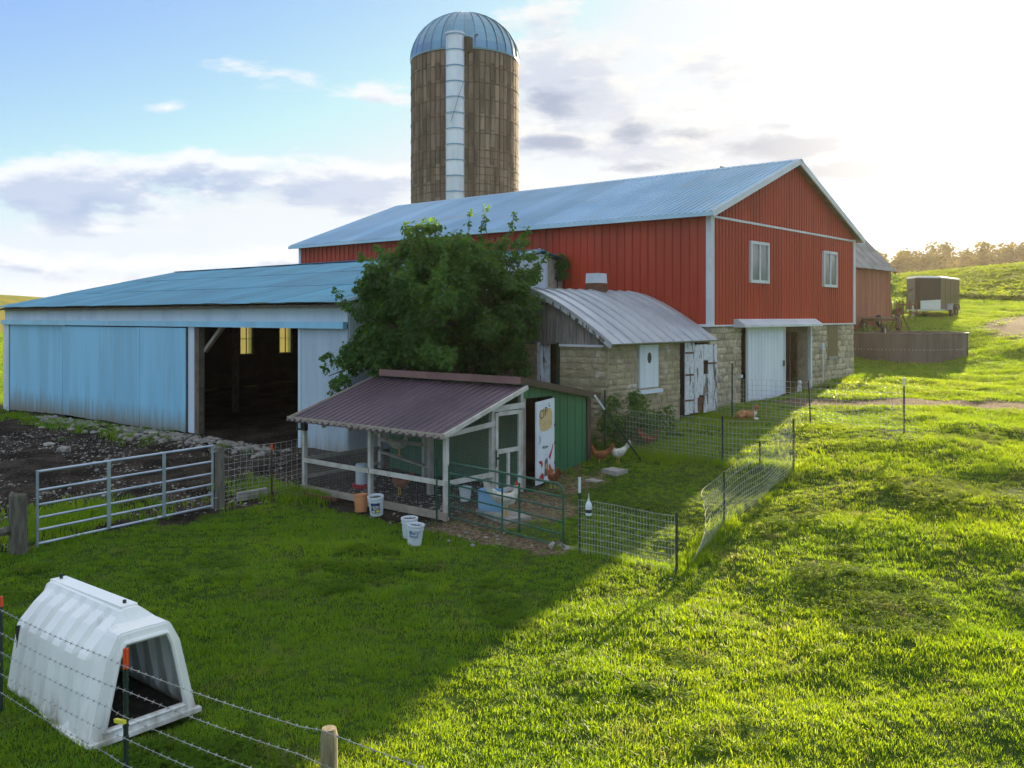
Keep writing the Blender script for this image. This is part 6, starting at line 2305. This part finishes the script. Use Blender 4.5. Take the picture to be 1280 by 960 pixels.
leaves('foliage', leaf_m, vi, cl, 60, .11, 33)
wd = thing('shrub', 'straggly shrub growing by the farm implement at the old barn corner', 'shrub', (-17.95, 57.0, T(-17.95, 57.0)))
wz_ = ORG[wd.name].z
cl = [(-17.95 + rt.gauss(0, .3), 57.0 + rt.gauss(0, .35), wz_ + 2.9 * rt.random() ** 1.2, .28, .3, .4 + .3 * rt.random()) for i in range(26)]
f = MB()
for i in range(4): f.tube([(-17.95, 57.0, wz_), (-17.95 + rt.gauss(0, .4), 57.0 + rt.gauss(0, .4), wz_ + 2.4)], [.03, .01], 5)
f.build('stem', bark, wd)
leaves('foliage', bush_m, wd, cl, 40, .16, 34)
tw_ = thing('weed_clump', 'green weeds sprouting inside the ring tank', 'weeds', (TX - 1.2, TY - 1.8, 2.1))
cl = [(TX - 1.3 + rt.gauss(0, .6), TY - 1.6 + rt.gauss(0, .5), 2.9 + rt.gauss(0, .25), .3, .25, .7) for i in range(14)]
f = MB()
for i in range(6): f.tube([(TX - 1.3 + rt.gauss(0, .5), TY - 1.6 + rt.gauss(0, .4), 2.05), (TX - 1.3 + rt.gauss(0, .5), TY - 1.6 + rt.gauss(0, .4), 3.1)], [.015, .005], 4)
f.build('stem', bark, tw_)
leaves('foliage', bush_m, tw_, cl, 60, .13, 35)

# wooded hill far off on the right: one mass of crowns
cl = []
wr = random.Random(77)
trunks = MB()
n = 0
while n < 420:
    pxk = wr.uniform(.30, .95)
    d_ = wr.uniform(215, 330)
    x_ = FW.x * d_ + RT.x * pxk * d_
    y_ = FW.y * d_ + RT.y * pxk * d_
    n += 1
    h_ = wr.uniform(7, 12) * (.45 if d_ < 228 else 1)
    z_ = T(x_, y_)
    k_ = wr.uniform(2.6, 4.2) * (.6 if d_ < 228 else 1)
    ti = wr.random() * .6
    for j in range(5):
        cl.append((x_ + wr.gauss(0, k_ * .45), y_ + wr.gauss(0, k_ * .45), z_ + h_ * wr.uniform(.35, .9), k_ * wr.uniform(.5, .8), k_ * wr.uniform(.45, .75), ti + .2 * wr.random()))
o = leaves('woodland', far_leaf, None, cl, 75, 1.05, 36)
tag(o, 'wooded hill far off behind the field', None, None, 'stuff')

# crop rows on the bank beyond the lawn
cx2, cy2 = [], []
x, y, d = lawn_points(26000, 70, 200, 1.6)
e2 = 78 + .10 * (x + 16) + 1.2 * np.sin(x * .21)
k = (y > e2 + .5) & (x * RT.x + y * RT.y > 5)
x, y, d = x[k], y[k], d[k]
sc = rng.uniform(3.2, 5.5, len(x))
scatter('crop_plants', 'leafy green crop covering the bank beyond the lawn', clover_mesh('crop_tuft', clover_m, 12, .11, .085, .05, 19), np.stack([x, y, terrain(x, y)], -1), np.stack([sc, sc, sc], -1), rng.uniform(0, 6.28, len(x)))

# ------------------------------------------------------------------ thin sunlit haze
HAZE = True
if HAZE:
    hb = MB()
    hb.box((0, 0, 14), (7600, 7600, 36))
    hz_o = hb.build('haze', [])
    m, t, out = new_mat('haze')
    v = t.node('ShaderNodeVolumePrincipled')
    v.inputs['Color'].default_value = (1, .93, .78, 1)
    v.inputs['Density'].default_value = 0.0002
    v.inputs['Anisotropy'].default_value = .5
    t.link(v.outputs[0], out.inputs['Volume'])
    hz_o.data.materials.clear()
    hz_o.data.materials.append(m)
    tag(hz_o, 'thin evening haze', None, None, 'stuff')
